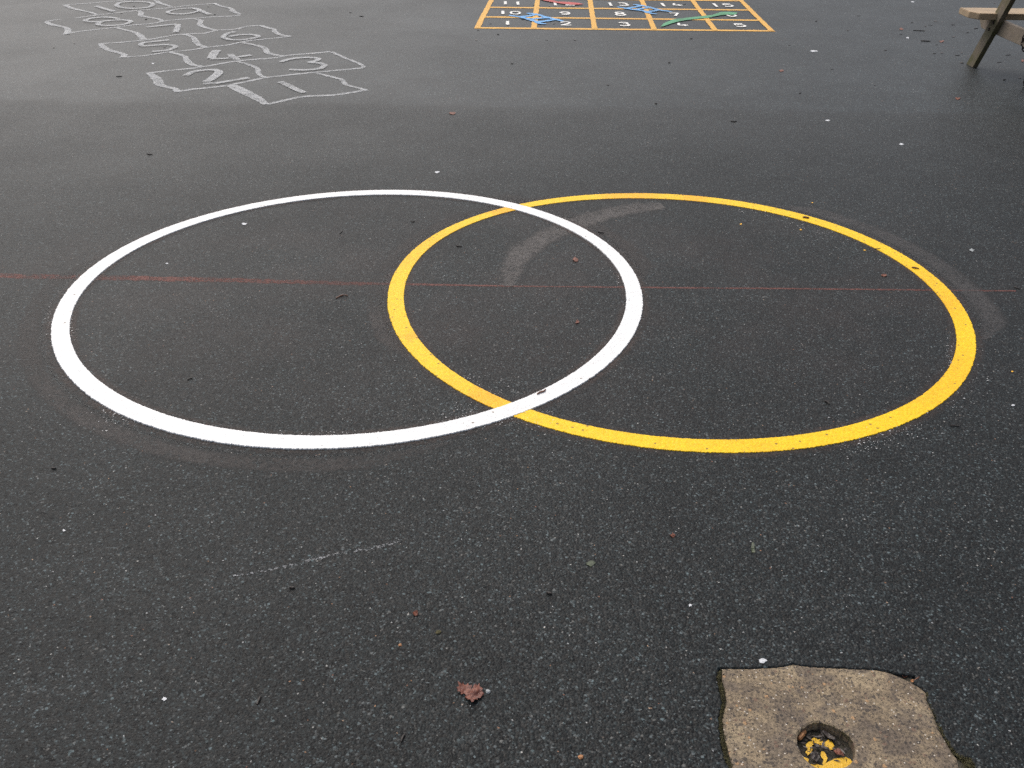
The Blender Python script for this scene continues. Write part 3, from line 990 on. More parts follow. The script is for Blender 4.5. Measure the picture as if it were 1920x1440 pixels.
nums = [
    ("1", [("1", 951.7, 39, 46.6)]), ("2", [("2", 1060.4, 40.1, 48)]), ("3", [("3", 1170.4, 40.8, 49.2)]), ("4", [("4", 1279.6, 42.2, 50)]), ("5", [("5", 1387.5, 43.3, 50.9)]),
    ("10", [("1", 942.8, 19.8, 26.6), ("0", 966.3, 20.3, 27.3)]), ("9", [("9", 1059.6, 21.3, 28.1)]), ("8", [("8", 1162.6, 22, 29.4)]), ("7", [("7", 1265.5, 23.4, 30.2)]), ("6", [("6", 1369, 22.2, 31)]),
    ("11", [("1", 947.6, 2, 8.3), ("1", 971, 2.6, 9)]), ("12", [("1", 1041, 4, 10.2), ("2", 1068, 4, 10.6)]), ("13", [("1", 1144.3, 4.4, 11), ("3", 1168.6, 4.4, 11.2)]),
    ("14", [("1", 1243, 5.2, 11.9), ("4", 1269.8, 5.5, 12)]), ("15", [("1", 1341, 6, 12.7), ("5", 1365, 6.3, 13)]),
]
ub = (at(1446, 57.8) - at(894, 52)).normalized()
vb_ = Vector((-ub.y, ub.x, 0))
z = 0.0043
for lab, gl in nums:
    g = Geo()
    for ch, x, y0, y1 in gl:
        b0, b1 = at(x, y1, z), at(x, y0, z)
        hgt = (b1 - b0).dot(vb_)
        mid = (b0 + b1) / 2
        wid = 0.094 if ch != "1" else 0.05
        for pts, cl, curved in GL[ch]:
            z += 0.00003
            sw = 0.0215 if ch != "1" else 0.027
            SH = 0.108                       # the stencil's letters are stretched lengthwise
            P = [Vector(((px_ - 0.5) * wid, (py_ - 0.5) * SH, 0)) for px_, py_ in pts]
            P = catmull(P, 6, cl) if curved else polyline(P, 6)
            V_, F_, U_ = ribbon_geo(P, sw, 0, closed=cl, jit=0.0008)
            st = (hgt * 0.97) / (SH + (sw if ch in "2345790" else 0.006))
            for q in range(len(V_)):
                w_ = mid + ub * V_[q].x + vb_ * (V_[q].y * st)
                V_[q] = Vector((w_.x, w_.y, z))
            g.add((V_, F_, U_))
    o = link("numeral", g.mesh("numeral"), M["numeral"], board)
    o["label"] = "board numeral " + lab


def c3(x, y):
    return (880 + x / 9.6, y / 9.6)


def c4b(x, y):
    return (1070 + x / 9.6, y / 9.6)


z = 0.0060
for conv, strokes in (
        (c3, [[(712, 270), (950, 312), (1130, 360), (1270, 415), (1385, 425)], [(1030, 235), (1200, 255), (1440, 318), (1690, 380)], [(880, 305), (1060, 285), (1200, 258)], [(1035, 352), (1240, 328), (1440, 316)], [(1210, 395), (1370, 375), (1540, 350)]]),
        (c4b, [[(840, 120), (1060, 160), (1290, 188), (1420, 230), (1552, 250)], [(1130, 75), (1350, 112), (1560, 170), (1830, 210)], [(1010, 150), (1150, 125), (1290, 95)], [(1150, 178), (1290, 150), (1420, 135)], [(1380, 210), (1480, 198), (1580, 180)]])):
    g = Geo()
    for s in strokes:
        z += 0.00012
        P = catmull([at(*conv(*p), z) for p in s], 8)
        g.add(ribbon_geo(P, 0.048, z, jit=0.008, taper=0.15))
    link("ladder", g.mesh("ladder"), M["blue"], board)
z = 0.0072
green = [(1238.5, 49.5), (1244, 43.8), (1250, 41), (1256, 38.8), (1262, 36), (1271, 34.8), (1280, 34), (1300, 31.8), (1312, 30.4), (1322, 29), (1335, 28), (1342, 25.5), (1350, 22.8), (1358, 21.8), (1366, 22), (1372, 22.6),
         (1383, 23.2), (1382, 25.5), (1376, 27.6), (1362, 27.3), (1350, 28.7), (1338, 30.7), (1328, 33.3), (1318, 34.2), (1310, 34.8), (1295, 36.5), (1280, 38.5), (1270, 40.6), (1260, 43.5), (1250, 47), (1244, 49.2)]
g = Geo().add(poly_geo(ragged([at(p[0], p[1], z) for p in green], 0.02, 0.003, 2), z))
o = link("snake", g.mesh("snake"), M["green"], board)
o["label"] = "green painted snake"
redp = [(1003, -6), (1012, -1.5), (1022, 1.2), (1041, 4.9), (1050, 6), (1057, 7.2), (1070, 8.7), (1082, 8.4), (1095, 7.7), (1089, 6.2), (1082.5, 5), (1070, 3.7), (1057, 3.2), (1045, 2.6), (1036, 0), (1026, -5)]
g = Geo().add(poly_geo(ragged([at(p[0], p[1], z) for p in redp], 0.02, 0.003, 4), z))
o = link("snake", g.mesh("snake"), M["red"], board)
o["label"] = "red painted snake"

# ------------------------------------------------------------------ picnic table
M["seat_wood"] = timber("weathered_pine", (0.44, 0.33, 0.21), (0.36, 0.26, 0.16))
M["leg_wood"] = timber("damp_pine", (0.19, 0.155, 0.11), (0.13, 0.105, 0.075), green=0.75)
M["bearer_wood"] = timber("grey_pine", (0.27, 0.22, 0.17), (0.20, 0.16, 0.125), green=0.2)
M["iron"] = flat("rusty_iron", (0.030, 0.014, 0.011), (0.010, 0.008, 0.008), 150, 0.6)
TC = 6.36          # middle of the table, along y
bench = empty("picnic_table", (3.85, TC, 0), "weathered wooden picnic table with bench seats and sloping legs, at the far right corner", "picnic table")
X0, X1 = 3.155, 4.555


def long_board(name, y0, y1, zt, th, cham, mat):
    """a plank along x; cham is the clipped corner at each end of its table-centre edge"""
    near = y0 if abs(y0 - TC) < abs(y1 - TC) else y1
    far_ = y1 if near == y0 else y0
    s = 1 if far_ > near else -1
    yc = near + s * 0.07
    out = [(X0, far_), (X1, far_)] + ([(X1, yc), (X1 - cham, near), (X0 + cham, near), (X0, yc)] if cham else [(X1, near), (X0, near)])
    bm = bmesh.new()
    vs = [bm.verts.new((x, y, zt - th)) for x, y in out]
    f = bm.faces.new(vs)
    r = bmesh.ops.extrude_face_region(bm, geom=[f])
    for v in r["geom"]:
        if isinstance(v, bmesh.types.BMVert):
            v.co.z = zt
    bmesh.ops.recalc_face_normals(bm, faces=bm.faces)
    bmesh.ops.bevel(bm, geom=bm.edges[:], offset=0.004, segments=2, affect="EDGES")
    for v in bm.verts:
        v.co -= Vector((X0, y0, zt))
    o = bm_obj(name, bm, mat, bench)
    o.location = Vector((X0, y0, zt)) - bench.location
    return o


long_board("seat", 6.872, 7.112, 0.398, 0.042, 0.045, M["seat_wood"])
long_board("seat", 2 * TC - 7.112, 2 * TC - 6.872, 0.398, 0.042, 0.045, M["seat_wood"])
for k in range(5):
    y0 = TC - 0.35 + k * 0.141
    long_board("tabletop_board", y0, y0 + 0.135, 0.70, 0.035, 0, M["seat_wood"])
LEAN = math.atan2(0.285, 0.4875)
for xi, side in ((3.3375, 1), (4.3375, -1)):
    for s in (1, -1):
        # sloping leg: cut level at foot and top
        bm = bmesh.new()
        w = 0.1165
        yb, zt = 7.093 - TC, 0.664
        dy = math.tan(LEAN) * zt
        prof = [(yb - w / 2, 0.0), (yb + w / 2, 0.0), (yb + w / 2 - dy, zt), (yb - w / 2 - dy, zt)]
        V = [bm.verts.new((xx, s * py, pz)) for xx in (-0.0175, 0.0175) for py, pz in prof]
        bm.faces.new(V[0:4])
        bm.faces.new(V[4:8][::-1])
        for q in range(4):
            bm.faces.new((V[q], V[(q + 1) % 4], V[4 + (q + 1) % 4], V[4 + q]))
        bmesh.ops.recalc_face_normals(bm, faces=bm.faces)
        bmesh.ops.bevel(bm, geom=bm.edges[:], offset=0.003, segments=2, affect="EDGES")
        # grain runs along the leg
        o = bm_obj("leg", bm, M["leg_wood"], bench)
        o.location = Vector((xi, TC, 0)) - bench.location
        for by, bz in ((yb - 0.195, 0.335), (yb - 0.155, 0.285)):
            bm = bmesh.new()
            bmesh.ops.create_cone(bm, cap_ends=True, segments=14, radius1=0.011, radius2=0.011, depth=0.008)
            bmesh.ops.rotate(bm, cent=(0, 0, 0), matrix=Matrix.Rotation(math.pi / 2, 3, "Y"), verts=bm.verts)
            b = bm_obj("bolt", bm, M["iron"], o)
            b.location = (-side * 0.0195, s * by, bz)
    # seat bearer on the inner face of the legs
    bx = xi + side * 0.0365
    bm = bmesh.new()
    hl_ = 7.19 - TC
    prof = [(-hl_, 0.355), (hl_, 0.355), (hl_, 0.30), (hl_ - 0.05, 0.256), (-hl_ + 0.05, 0.256), (-hl_, 0.30)]
    V = [bm.verts.new((xx, py, pz - 0.3)) for xx in (-0.0175, 0.0175) for py, pz in prof]
    bm.faces.new(V[0:6])
    bm.faces.new(V[6:12][::-1])
    for q in range(6):
        bm.faces.new((V[q], V[(q + 1) % 6], V[6 + (q + 1) % 6], V[6 + q]))
    bmesh.ops.recalc_face_normals(bm, faces=bm.faces)
    bmesh.ops.bevel(bm, geom=bm.edges[:], offset=0.003, segments=2, affect="EDGES")
    o = bm_obj("seat_bearer", bm, M["bearer_wood"], bench)
    o.location = Vector((bx, TC, 0.3)) - bench.location
    bm = bmesh.new()
    box_bm(bm, 0, 0, 0, 0.035, 0.68, 0.07, bevel=0.003)
    o = bm_obj("top_bearer", bm, M["bearer_wood"], bench)
    o.location = Vector((bx, TC, 0.629)) - bench.location

# rusty chain hanging off the bearer
bm = bmesh.new()
path = catmull([(3.338, 6.485, 0.336), (3.345, 6.502, 0.279), (3.36, 6.494, 0.240), (3.39, 6.475, 0.203), (3.41, 6.465, 0.157), (3.415, 6.478, 0.099), (3.41, 6.455, 0.056), (3.425, 6.47, 0.012), (3.46, 6.49, 0.006), (3.51, 6.46, 0.006)], 10)
acc, last, k = 0, None, 0
pos = []
for a, b in zip(path, path[1:]):
    acc += (b - a).length
    if acc >= 0.019 or not pos:
        pos.append((a.copy(), (b - a).normalized()))
        acc = 0
for k, (p, d) in enumerate(pos):
    up_ = Vector((0, 0, 1)) if abs(d.z) < 0.9 else Vector((1, 0, 0))
    s1 = d.cross(up_).normalized()
    s2 = d.cross(s1)
    if k % 2:
        s1, s2 = s2, -s1
    for i in range(14):
        for j in range(6):
            pass
    ringv = []
    for i in range(16):
        a = 2 * math.pi * i / 16
        c = p + d * (0.015 * math.cos(a)) + s1 * (0.008 * math.sin(a)) + Vector((0.010, 0, 0))
        out = (d * math.cos(a) * 0.6 + s1 * math.sin(a)).normalized()
        ringv.append([bm.verts.new(c + out * (0.0034 * math.cos(2 * math.pi * j / 6)) + s2 * (0.0034 * math.sin(2 * math.pi * j / 6))) for j in range(6)])
    for i in range(16):
        for j in range(6):
            bm.faces.new((ringv[i][j], ringv[(i + 1) % 16][j], ringv[(i + 1) % 16][(j + 1) % 6], ringv[i][(j + 1) % 6]))
zmin = min(v.co.z for v in bm.verts)
for v in bm.verts:
    v.co.z = max(v.co.z, 0.0005)
tag(bm_obj("chain", bm, M["iron"], smooth=True), "dark rusty chain hanging from the picnic table bearer to the ground", "chain")

# ------------------------------------------------------------------ leaves, twigs and spots
def c8(pts):
    return [(700 + x / 2.743, 1000 + y / 2.743) for x, y in pts]


o = crumpled("fallen_leaf", c8([(428, 806), (441, 800), (434, 778), (452, 786), (463, 770), (470, 784), (488, 776), (493, 790), (508, 794), (503, 812), (497, 822), (511, 806), (522, 788), (533, 792), (545, 782), (549, 800), (563, 806), (560, 820), (570, 832), (556, 842), (551, 858), (540, 853), (536, 872), (522, 868), (508, 890), (500, 872), (484, 874), (489, 856), (470, 852), (480, 838), (468, 826), (452, 838), (450, 822), (436, 822)]),
             0, M["leaf"], lift=0.007, sub=3, seed=4, curl=0.004)
tag(o, "crumpled red brown leaf lying alone on the foreground tarmac", "leaf")

singles = [
    # kind, px, size(px), material, name, label, category
    ("leaf", (779.5, 1151), (8, 7), "leaf_rust", "leaf_scrap", "small bright rust red leaf scrap above the crumpled red brown leaf", "leaf scrap"),
    ("leaf", (1261, 1005), (6, 5), "leaf_rust", "leaf_scrap", "tiny dull red scrap below the yellow circle", "leaf scrap"),
    ("leaf", (1412, 1029), (6, 14), "leaf_green", "fallen_leaf", "small dark green leaf standing out on the tarmac right of centre", "leaf"),
    ("leaf", (1107.6, 1056.5), (11, 7), "leaf_green", "moss_spot", "small dull olive moss spot on the tarmac below the circles", "moss spot"),
    ("leaf", (1078, 488), (8, 5), "leaf_rust", "leaf_scrap", "rust brown leaf scrap in the upper part of the circle overlap", "leaf scrap"),
    ("leaf", (1082.7, 605), (6, 5), "leaf_rust", "leaf_scrap", "orange brown leaf scrap low in the circle overlap near the white band", "leaf scrap"),
    ("leaf", (1658, 517), (8, 3.5), "leaf_rust", "leaf_scrap", "thin brown leaf scrap inside the right end of the yellow circle", "leaf scrap"),
    ("leaf", (848.5, 213), (7, 3.2), "leaf_rust", "leaf_scrap", "small reddish leaf scrap beyond the top of the circles", "leaf scrap"),
    ("leaf", (1795, 185), (7, 3), "leaf_rust", "leaf_scrap", "small brown leaf scrap on the tarmac in front of the picnic table", "leaf scrap"),
    ("leaf", (1465, 133), (6, 3), "leaf_rust", "leaf_scrap", "small brown leaf scrap between the number grid and the circles", "leaf scrap"),
    ("leaf", (1690, 55), (6, 3), "leaf_rust", "leaf_scrap", "reddish leaf scrap left of the picnic table leg", "leaf scrap"),
    ("leaf", (1765.6, 78), (6, 2.6), "leaf_rust", "leaf_scrap", "pinkish red leaf scrap close beside the picnic table leg", "leaf scrap"),
    ("leaf", (1917, 114), (4, 4), "leaf_rust", "leaf_scrap", "red leaf scrap under the picnic table at the frame edge", "leaf scrap"),
    ("twig", [(630, 560), (638, 556), (646, 554.5), (652, 555)], 0.0022, "twig_brown", "twig", "curved brown twig inside the white circle below the red line", "twig"),
    ("twig", [(1007, 740), (1012, 737), (1019, 735), (1023, 731)], 0.0026, "twig_brown", "twig", "kinked brown twig lying on the lower white band", "twig"),
    ("twig", [(1505, 408), (1511, 409), (1517, 409.5)], 0.0036, "twig_brown", "twig", "rust brown twig stub on the upper right yellow band", "twig"),
    ("twig", [(1709, 502.3), (1716, 503.5), (1723, 504.5)], 0.0028, "twig_brown", "twig", "thin brown twig on the right yellow band near the red line", "twig"),
    ("twig", [(1639, 467), (1645, 468), (1651, 466.5)], 0.0026, "twig", "twig", "short black twig just inside the upper right yellow band", "twig"),
    ("twig", [(1546, 753), (1551, 755), (1555, 759)], 0.0034, "twig", "twig", "short black twig inside the lower part of the yellow circle", "twig"),
    ("twig", [(1782, 798.5), (1790, 799.5), (1798, 800.2)], 0.0026, "twig", "twig", "straight black twig outside the lower right of the yellow circle", "twig"),
    ("twig", [(1901, 538), (1907, 541), (1913, 543)], 0.0026, "twig", "twig", "black twig at the right end of the red line", "twig"),
    ("twig", [(351, 713), (356, 711), (361, 709.5)], 0.0024, "twig", "twig", "small black twig inside the lower left of the white circle", "twig"),
    ("twig", [(636, 439), (640, 436), (642, 433)], 0.002, "twig", "twig", "tiny black twig in the upper half of the white circle", "twig"),
    ("twig", [(770, 416), (774, 416.8), (778, 416)], 0.0026, "twig", "twig", "tiny black twig between the two upper bands left of their crossing", "twig"),
    ("twig", [(855, 461), (860, 462.5), (866, 462)], 0.0024, "twig", "twig", "small black twig just inside the upper left yellow band", "twig"),
    ("twig", [(1121, 435), (1127, 437), (1132, 437.5)], 0.0026, "twig", "twig", "small black twig just outside the upper right of the white circle", "twig"),
    ("twig", [(752, 1392), (755, 1384), (759, 1378)], 0.0026, "twig", "twig", "thin dark twig standing out lower left of the red brown leaf", "twig"),
    ("twig", [(482, 1322), (486, 1313), (489, 1306)], 0.0026, "twig", "twig", "dark twig in the foreground left of the red brown leaf", "twig"),
    ("twig", [(1025, 1112), (1030, 1114), (1035, 1114.5)], 0.003, "twig", "twig", "short black twig at the middle of the foreground", "twig"),
    ("twig", [(543, 1102), (548, 1103.5), (553, 1103)], 0.0030, "twig", "twig", "short black twig beside the chalk specks", "twig"),
    ("twig", [(97, 878), (101, 879.5), (106, 879)], 0.0034, "twig", "twig", "short black twig below the left end of the white circle", "twig"),
    ("twig", [(275, 289), (281, 290.5), (286, 289.5)], 0.0032, "twig", "twig", "short black twig beyond the upper left of the white circle", "twig"),
    ("twig", [(1370, 227.5), (1376, 228.8), (1381, 228)], 0.0036, "twig", "twig", "short black twig beyond the top of the yellow circle", "twig"),
    ("twig", [(218, 143.8), (224, 144.2), (229, 143.5)], 0.0034, "twig", "twig", "dark twig on the tarmac left of hopscotch cell 2", "twig"),
    ("twig", [(1712, 57.4), (1724, 58), (1734, 58.6)], 0.0032, "scrap", "twig", "longest dark twig on the tarmac left of the picnic table", "twig"),
    ("twig", [(1726, 77), (1732, 77.5), (1738, 77.8), (1745, 78)], 0.0038, "scrap", "twig", "dark stubby twig with a thin tail near the picnic table leg", "twig"),
    ("pale", (1430, 1240), (11, 7), "pale", "paint_spot", "largest white paint spot, beside the concrete slab", "paint spot"),
    ("pale", (308.5, 1311), (7, 4.5), "pale", "paint_spot", "white paint spot in the lower left foreground", "paint spot"),
    ("pale", (458, 420), (7, 2.6), "pale", "paint_spot", "white paint spot in the upper left of the white circle", "paint spot"),
    ("pale", (313, 494.5), (3, 1.8), "pale", "paint_spot", "tiny white paint spot inside the left of the white circle", "paint spot"),
    ("pale", (1690, 270.5), (6, 2.4), "pale", "paint_spot", "white paint spot beyond the upper right of the yellow circle", "paint spot"),
    ("pale", (1552, 226), (6, 2.4), "pale", "paint_spot", "white paint spot between the yellow circle and the picnic table", "paint spot"),
    ("pale", (820, 323), (6, 2.2), "pale", "paint_spot", "faint white spot just beyond the top of the white circle", "paint spot"),
    ("pale", (1525, 96), (9, 2.2), "pale", "paint_spot", "pale smear on the far tarmac between the number grid and the picnic table", "paint spot"),
    ("pale", (1822, 469.4), (6, 3), "pale_grey", "paint_spot", "grey white spot outside the right of the yellow circle", "paint spot"),
    ("pale", (1899, 760), (4, 2.2), "pale", "paint_spot", "small white spot at the right edge below the red line", "paint spot"),
    ("pale", (1294, 1135.6), (5, 3), "pale", "paint_spot", "small white spot in the tarmac above the concrete slab", "paint spot"),
    ("pale", (120, 995), (4, 2.5), "pale", "paint_spot", "small white spot in the left foreground", "paint spot"),
    ("pale", (1702, 71.2), (4, 1.6), "pale", "paint_spot", "bright white speck near the twigs left of the picnic table", "paint spot"),
    ("pale", (1711, 3.6), (4, 1.6), "pale", "paint_spot", "white speck at the top of the scene right of the number grid", "paint spot"),
    ("pale", (287, 119), (4, 1.4), "pale", "paint_spot", "small white dash left of hopscotch cell 4", "paint spot"),
    ("pale", (1620.7, 469.4), (3.4, 1.8), "yellow_drip", "paint_drip", "yellow drip inside the upper right yellow band", "paint drip"),
    ("pale", (1501.8, 431), (3, 1.6), "yellow_drip", "paint_drip", "yellow drip below the band among the white flecks", "paint drip"),
    ("pale", (1389, 420.6), (3, 1.6), "yellow_drip", "paint_drip", "yellow drip inside the top of the yellow circle", "paint drip"),
    ("pale", (1523, 380.5), (2.6, 1.3), "yellow_drip", "paint_drip", "yellow drip outside the top right of the yellow circle", "paint drip"),
    ("pale", (1897.5, 697), (3, 2), "yellow_drip", "paint_drip", "yellow drip outside the right side of the yellow circle", "paint drip"),
    ("stone", (915, 1297), 5, "pale_grey", "stone_chip", "pale blue grey stone chip right beside the red brown leaf", "stone"),
    ("stone", (1089, 1420), 5, "wood_chip", "stone_chip", "small orange stone chip at the bottom of the scene", "stone"),
    ("stone", (750, 1210), 3.4, "wood_chip", "stone_chip", "small orange stone chip left of the red brown leaf", "stone"),
    ("stone", (1803.6, 118.3), 3.2, "twig", "stone_chip", "dark stone beside the foot of the picnic table leg", "stone"),
    ("stone", (822, 1186), 5, "moss", "moss_spot", "dark green moss tuft above the red brown leaf", "moss spot"),
]
for k, s in enumerate(singles):
    kind = s[0]
    if kind in ("leaf", "pale"):
        _, (x, y), (rx, ry), mat, nm, lab, cat = s
        thin = kind == "pale" or nm == "moss_spot"
        base = 0.0
        o = crumpled(nm, blob_px(x, y, rx, ry, 14 if kind == "pale" else 8, k, 0.6), base, M[mat], lift=0.0012 if thin else 0.004, sub=1 if thin else 2, seed=k)
        # drips and scraps that lie on a painted band sit on its surface
    elif kind == "twig":
        _, pts, rad, mat, nm, lab, cat = s
        zb = 0.0042 if "white band" in lab else (0.0026 if "yellow band" in lab and "inside" not in lab else 0.0)
        o = twig(nm, pts, rad * (0.75 if mat == "twig" else 0.9), M[mat], zb, 0.001)
    else:
        _, (x, y), r, mat, nm, lab, cat = s
        o = pebble(nm, x, y, r, M[mat], k)
    tag(o, lab, cat)

# scraps nothing tells apart
for grp, lab, pts in (
        ("dark scraps beside the picnic table", "tiny dark scrap on the far tarmac left of the picnic table",
         [(1754, 40, 5), (1710, 42.8, 3), (1745, 47.5, 6), (1735.6, 49.8, 3.5), (1786.9, 46.9, 4), (1689, 64.8, 3), (1788, 69, 5), (1830, 53.8, 5), (1814, 61.5, 3), (1766, 99.4, 5), (1752, 100.5, 4),
          (1795, 104, 6), (1803, 99, 4), (1873.8, 117, 6), (1756, 84, 3), (1865, 6, 4), (1824, 104.3, 4), (1890, 103.5, 6), (1912, 146, 7), (1883, 150, 4)]),
        ("dark specks on the hopscotch", "tiny dark speck lying among the hopscotch cells",
         [(139, 82, 2.5), (101, 90, 2.5), (274, 36.8, 3), (228, 24.6, 4), (251, 12, 2.5), (308.5, 89.6, 2.5), (391.6, 12.4, 4), (402.5, 27.7, 2.5), (678, 31, 5), (343, 54, 2.5), (657, 24, 3)]),
        ("dark specks on the number grid", "tiny dark speck lying on the number grid",
         [(1030, 11.8, 4), (1001.5, 10.3, 3), (980.5, 37, 4), (1052, 29.4, 3), (1039, 45, 2.5), (920, 45, 2.5), (996, 2.8, 3), (897, 57.5, 3), (1283.5, 8.3, 2.5), (1335, 34.3, 5)]),
        ("dark specks between the number grid and the circles", "tiny dark speck on the bare far tarmac in front of the number grid",
         [(893, 75.5, 4), (934, 65, 2.5), (1025, 76, 3), (1078, 75, 4), (1296, 73, 3), (1255, 118, 3), (1035, 147, 3), (1140, 160, 3), (1500, 175, 3), (1640, 160, 3), (1230, 195, 3), (960, 120, 3), (1590, 57, 4),
          (1560, 130, 4), (1660, 95, 4), (1620, 78, 4), (1610, 30, 4), (1530, 40, 3), (1480, 85, 3)])):
    for k, (x, y, r) in enumerate(pts):
        if k % 3 == 0:
            o = crumpled("dark_scrap", blob_px(x, y, r * 0.8, r * 0.3, 7, k + int(x), 0.5), 0.0, M["leaf_dark"], lift=0.003, sub=1, seed=k)
        else:
            a = random.uniform(-0.5, 0.5)
            o = twig("dark_scrap", [(x - r * 0.75, y - a), (x, y + 0.3), (x + r * 0.75, y + a)], random.uniform(0.0014, 0.0030), M["scrap"] if k % 4 else M["leaf_dark"], 0.0, 0.001)
        tag(o, lab, "litter scrap", grp)

# things caught in the socket and the gap of the slab
def stick(name, pts, rad, mat, zb, lab, cat, flat_=1.0):
    o = twig(name, c4(pts), rad, M[mat], zb, 0.001)
    return tag(o, lab, cat)


stick("wood_chip", [(675, 648), (698, 618), (715, 592)], 0.0042, "wood_chip", FZ + 0.006, "orange wood splinter leaning inside the slab socket", "wood chip")
for k, (pts, lab) in enumerate((
        ([(762, 668), (800, 676), (836, 684), (880, 712), (896, 730), (852, 706), (812, 696), (784, 690)], "dark curled leaf across the yellow paint in the slab socket"),
        ([(752, 744), (776, 722), (806, 736), (812, 764), (790, 786), (758, 772)], "brown leaf flake low in the slab socket"),
        ([(820, 590), (846, 586), (880, 614), (910, 640), (928, 660), (900, 652), (862, 630)], "grey green leaf blade at the back of the slab socket"),
        ([(900, 716), (926, 700), (960, 730), (968, 752), (940, 744), (912, 736)], "dark red leaf flake at the right of the slab socket"))):
    o = crumpled("leaf_flake", c4(pts), ZY + 0.003, M[("leaf_dark", "leaf_dark", "leaf_dark", "leaf_rust")[k]], lift=0.004, sub=2, seed=30 + k)
    tag(o, lab, "leaf flake")
for k, (x, y, r, m_, lab) in enumerate(((1357, 236, 22, "leaf_rust", "dull red leaf flake wedged in the gap behind the slab"), (1400, 232, 14, "leaf_rust", "small red leaf flake in the gap behind the slab corner"),
                                        (1405, 268, 17, "wood_chip", "thin orange chip on the back corner edge of the slab"))):
    cx, cy = c4([(x, y)])[0]
    o = crumpled("leaf_flake", blob_px(cx, cy, r / 3.43, r / 6, 8, k, 0.4), -0.008 if k < 2 else -0.001, M[m_], lift=0.004, sub=2, seed=50 + k)
    tag(o, lab, "leaf flake")
stick("twig", [(1416, 264), (1436, 252), (1452, 240)], 0.0011, "twig_brown", -0.002, "thin brown twig poking from the gap behind the slab corner", "twig")

# matted leaf litter and silt in the socket
rnd = random.Random(5)
V, Fc = [], []
for _ in range(75):
    a, r = rnd.uniform(0, 6.28), HR * math.sqrt(rnd.random()) * 0.93
    if math.sin(a) * r < -0.05 * HR and rnd.random() < 0.9:
        continue
    c = Vector((HC.x + r * math.cos(a), HC.y + r * math.sin(a), FZ + 0.0035 + rnd.uniform(0, 0.004)))
    L_, w_, b = rnd.uniform(0.003, 0.010), rnd.uniform(0.0012, 0.0035), rnd.uniform(0, 6.28)
    d, n_ = Vector((math.cos(b), math.sin(b), rnd.uniform(-0.3, 0.3))), Vector((-math.sin(b), math.cos(b), rnd.uniform(-0.5, 0.5)))
    o = len(V)
    V += [c - d * L_, c + n_ * w_ + d * L_ * 0.1, c + d * L_, c - n_ * w_ * 0.8]
    Fc += [(o, o + 1, o + 3), (o + 1, o + 2, o + 3)]
tag(link("leaf_litter", mesh_from(V, Fc), M["leaf_dark"]), None, None, kind="stuff")

# moss creeping along the joint
rnd = random.Random(77)
V, Fc = [], []


def moss_at(p, r):
    o = len(V)
    nrm = [Vector((rnd.gauss(0, 1), rnd.gauss(0, 1), rnd.gauss(0, 1))).normalized() for _ in range(6)]
    base = [(1, 0, 0), (-1, 0, 0), (0, 1, 0), (0, -1, 0), (0, 0, 1), (0, 0, -1)]
    for b in base:
        V.append(p + Vector(b) * r * rnd.uniform(0.6, 1.3))
    for f in ((0, 2, 4), (2, 1, 4), (1, 3, 4), (3, 0, 4), (2, 0, 5), (1, 2, 5), (3, 1, 5), (0, 3, 5)):
        Fc.append(tuple(i + o for i in f))


def moss_run(pts, n, spread):
    P = [at(p[0], p[1], -0.005) for p in pts]
    for _ in range(n):
        k = rnd.randrange(len(P) - 1)
        p = P[k].lerp(P[k + 1], rnd.random())
        moss_at(p + Vector((rnd.gauss(0, spread), rnd.gauss(0, spread), rnd.uniform(-0.003, 0.004))), rnd.uniform(0.0007, 0.0019))


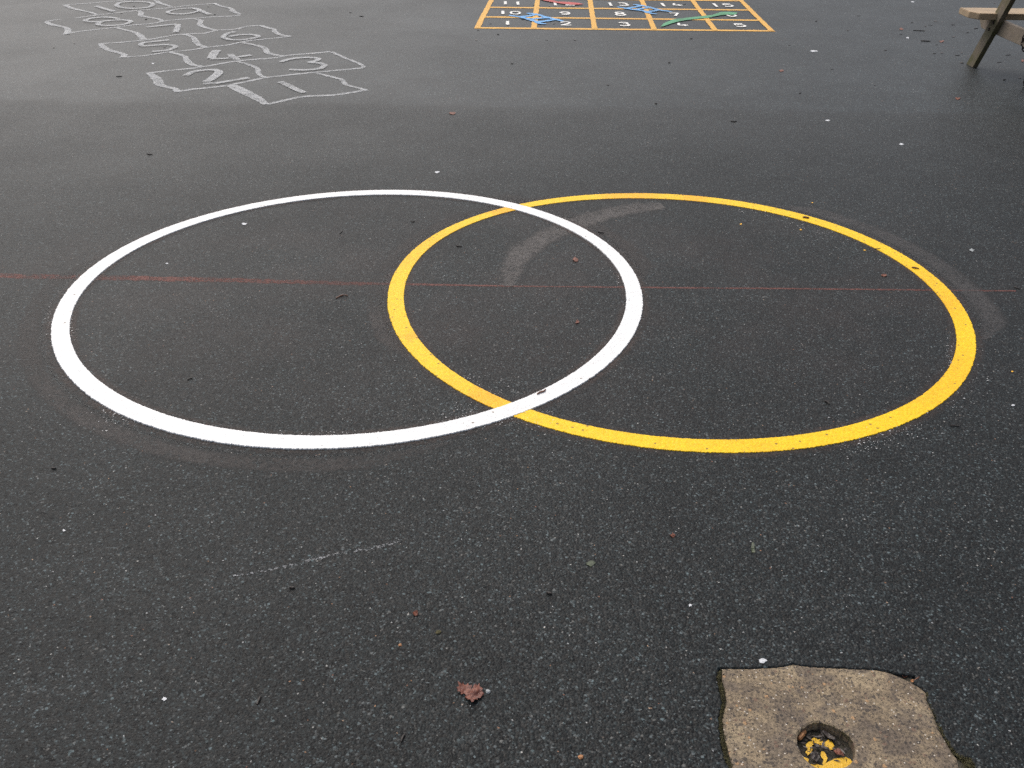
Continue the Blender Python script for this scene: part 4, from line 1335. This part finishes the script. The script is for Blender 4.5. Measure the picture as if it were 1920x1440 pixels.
moss_run([(1349, 1262), (1347, 1275), (1353, 1296), (1355, 1316), (1350, 1345), (1350, 1370), (1357, 1398), (1361, 1422), (1368, 1440)], 2200, 0.0030)
moss_run([(1350, 1253), (1380, 1252.5), (1410, 1252)], 200, 0.0016)
moss_run([(1737, 1298), (1742, 1318), (1755, 1345), (1765, 1368), (1775, 1390), (1786, 1408)], 600, 0.0020)
moss_run([(1790, 1412), (1810, 1422), (1822, 1434), (1812, 1446)], 1100, 0.0045)
for _ in range(420):      # damp film round the top of the socket
    a = rnd.uniform(0.2, 2.6)
    r = HR * rnd.uniform(0.97, 1.07)
    moss_at(Vector((HC.x + r * math.cos(a), HC.y + r * math.sin(a), SLAB_Z + rnd.uniform(-0.006, 0.0015))), rnd.uniform(0.0005, 0.0014))
tag(link("moss", mesh_from(V, Fc), M["moss"]), None, None, kind="stuff")

# ------------------------------------------------------------------ sky and sun
world = bpy.data.worlds.new("World")
scene.world = world
world.use_nodes = True
nt = world.node_tree
bg = nt.nodes["Background"]
sky = nt.nodes.new("ShaderNodeTexSky")
sky.sky_type = "NISHITA"
sky.sun_disc = False
SUN_EL, SUN_AZ = math.radians(55), math.radians(-30)    # azimuth from the view direction (+Y), negative to the left
sky.sun_elevation = SUN_EL
sky.sun_rotation = SUN_AZ
sky.air_density, sky.dust_density, sky.ozone_density = 1.0, 6.0, 1.0
hsv = nt.nodes.new("ShaderNodeHueSaturation")            # cloud cover: nearly all the blue is gone
hsv.inputs["Saturation"].default_value = 0.6
nt.links.new(sky.outputs[0], hsv.inputs["Color"])
nt.links.new(hsv.outputs[0], bg.inputs[0])
bg.inputs[1].default_value = 0.155
sd = bpy.data.lights.new("sun", "SUN")
sd.energy = 0.5
sd.angle = math.radians(60)
sd.color = (1.0, 0.995, 0.985)
sun = bpy.data.objects.new("sun", sd)
col.objects.link(sun)
to_sun = Vector((math.sin(SUN_AZ) * math.cos(SUN_EL), math.cos(SUN_AZ) * math.cos(SUN_EL), math.sin(SUN_EL)))
sun.rotation_euler = to_sun.to_track_quat("Z", "Y").to_euler()

scene.view_settings.view_transform = "Standard"
scene.view_settings.look = "None"
scene.view_settings.exposure = 0.2
scene.view_settings.gamma = 1.0
scene.cycles.max_bounces = 6
scene.cycles.transparent_max_bounces = 24
scene.cycles.use_denoising = False
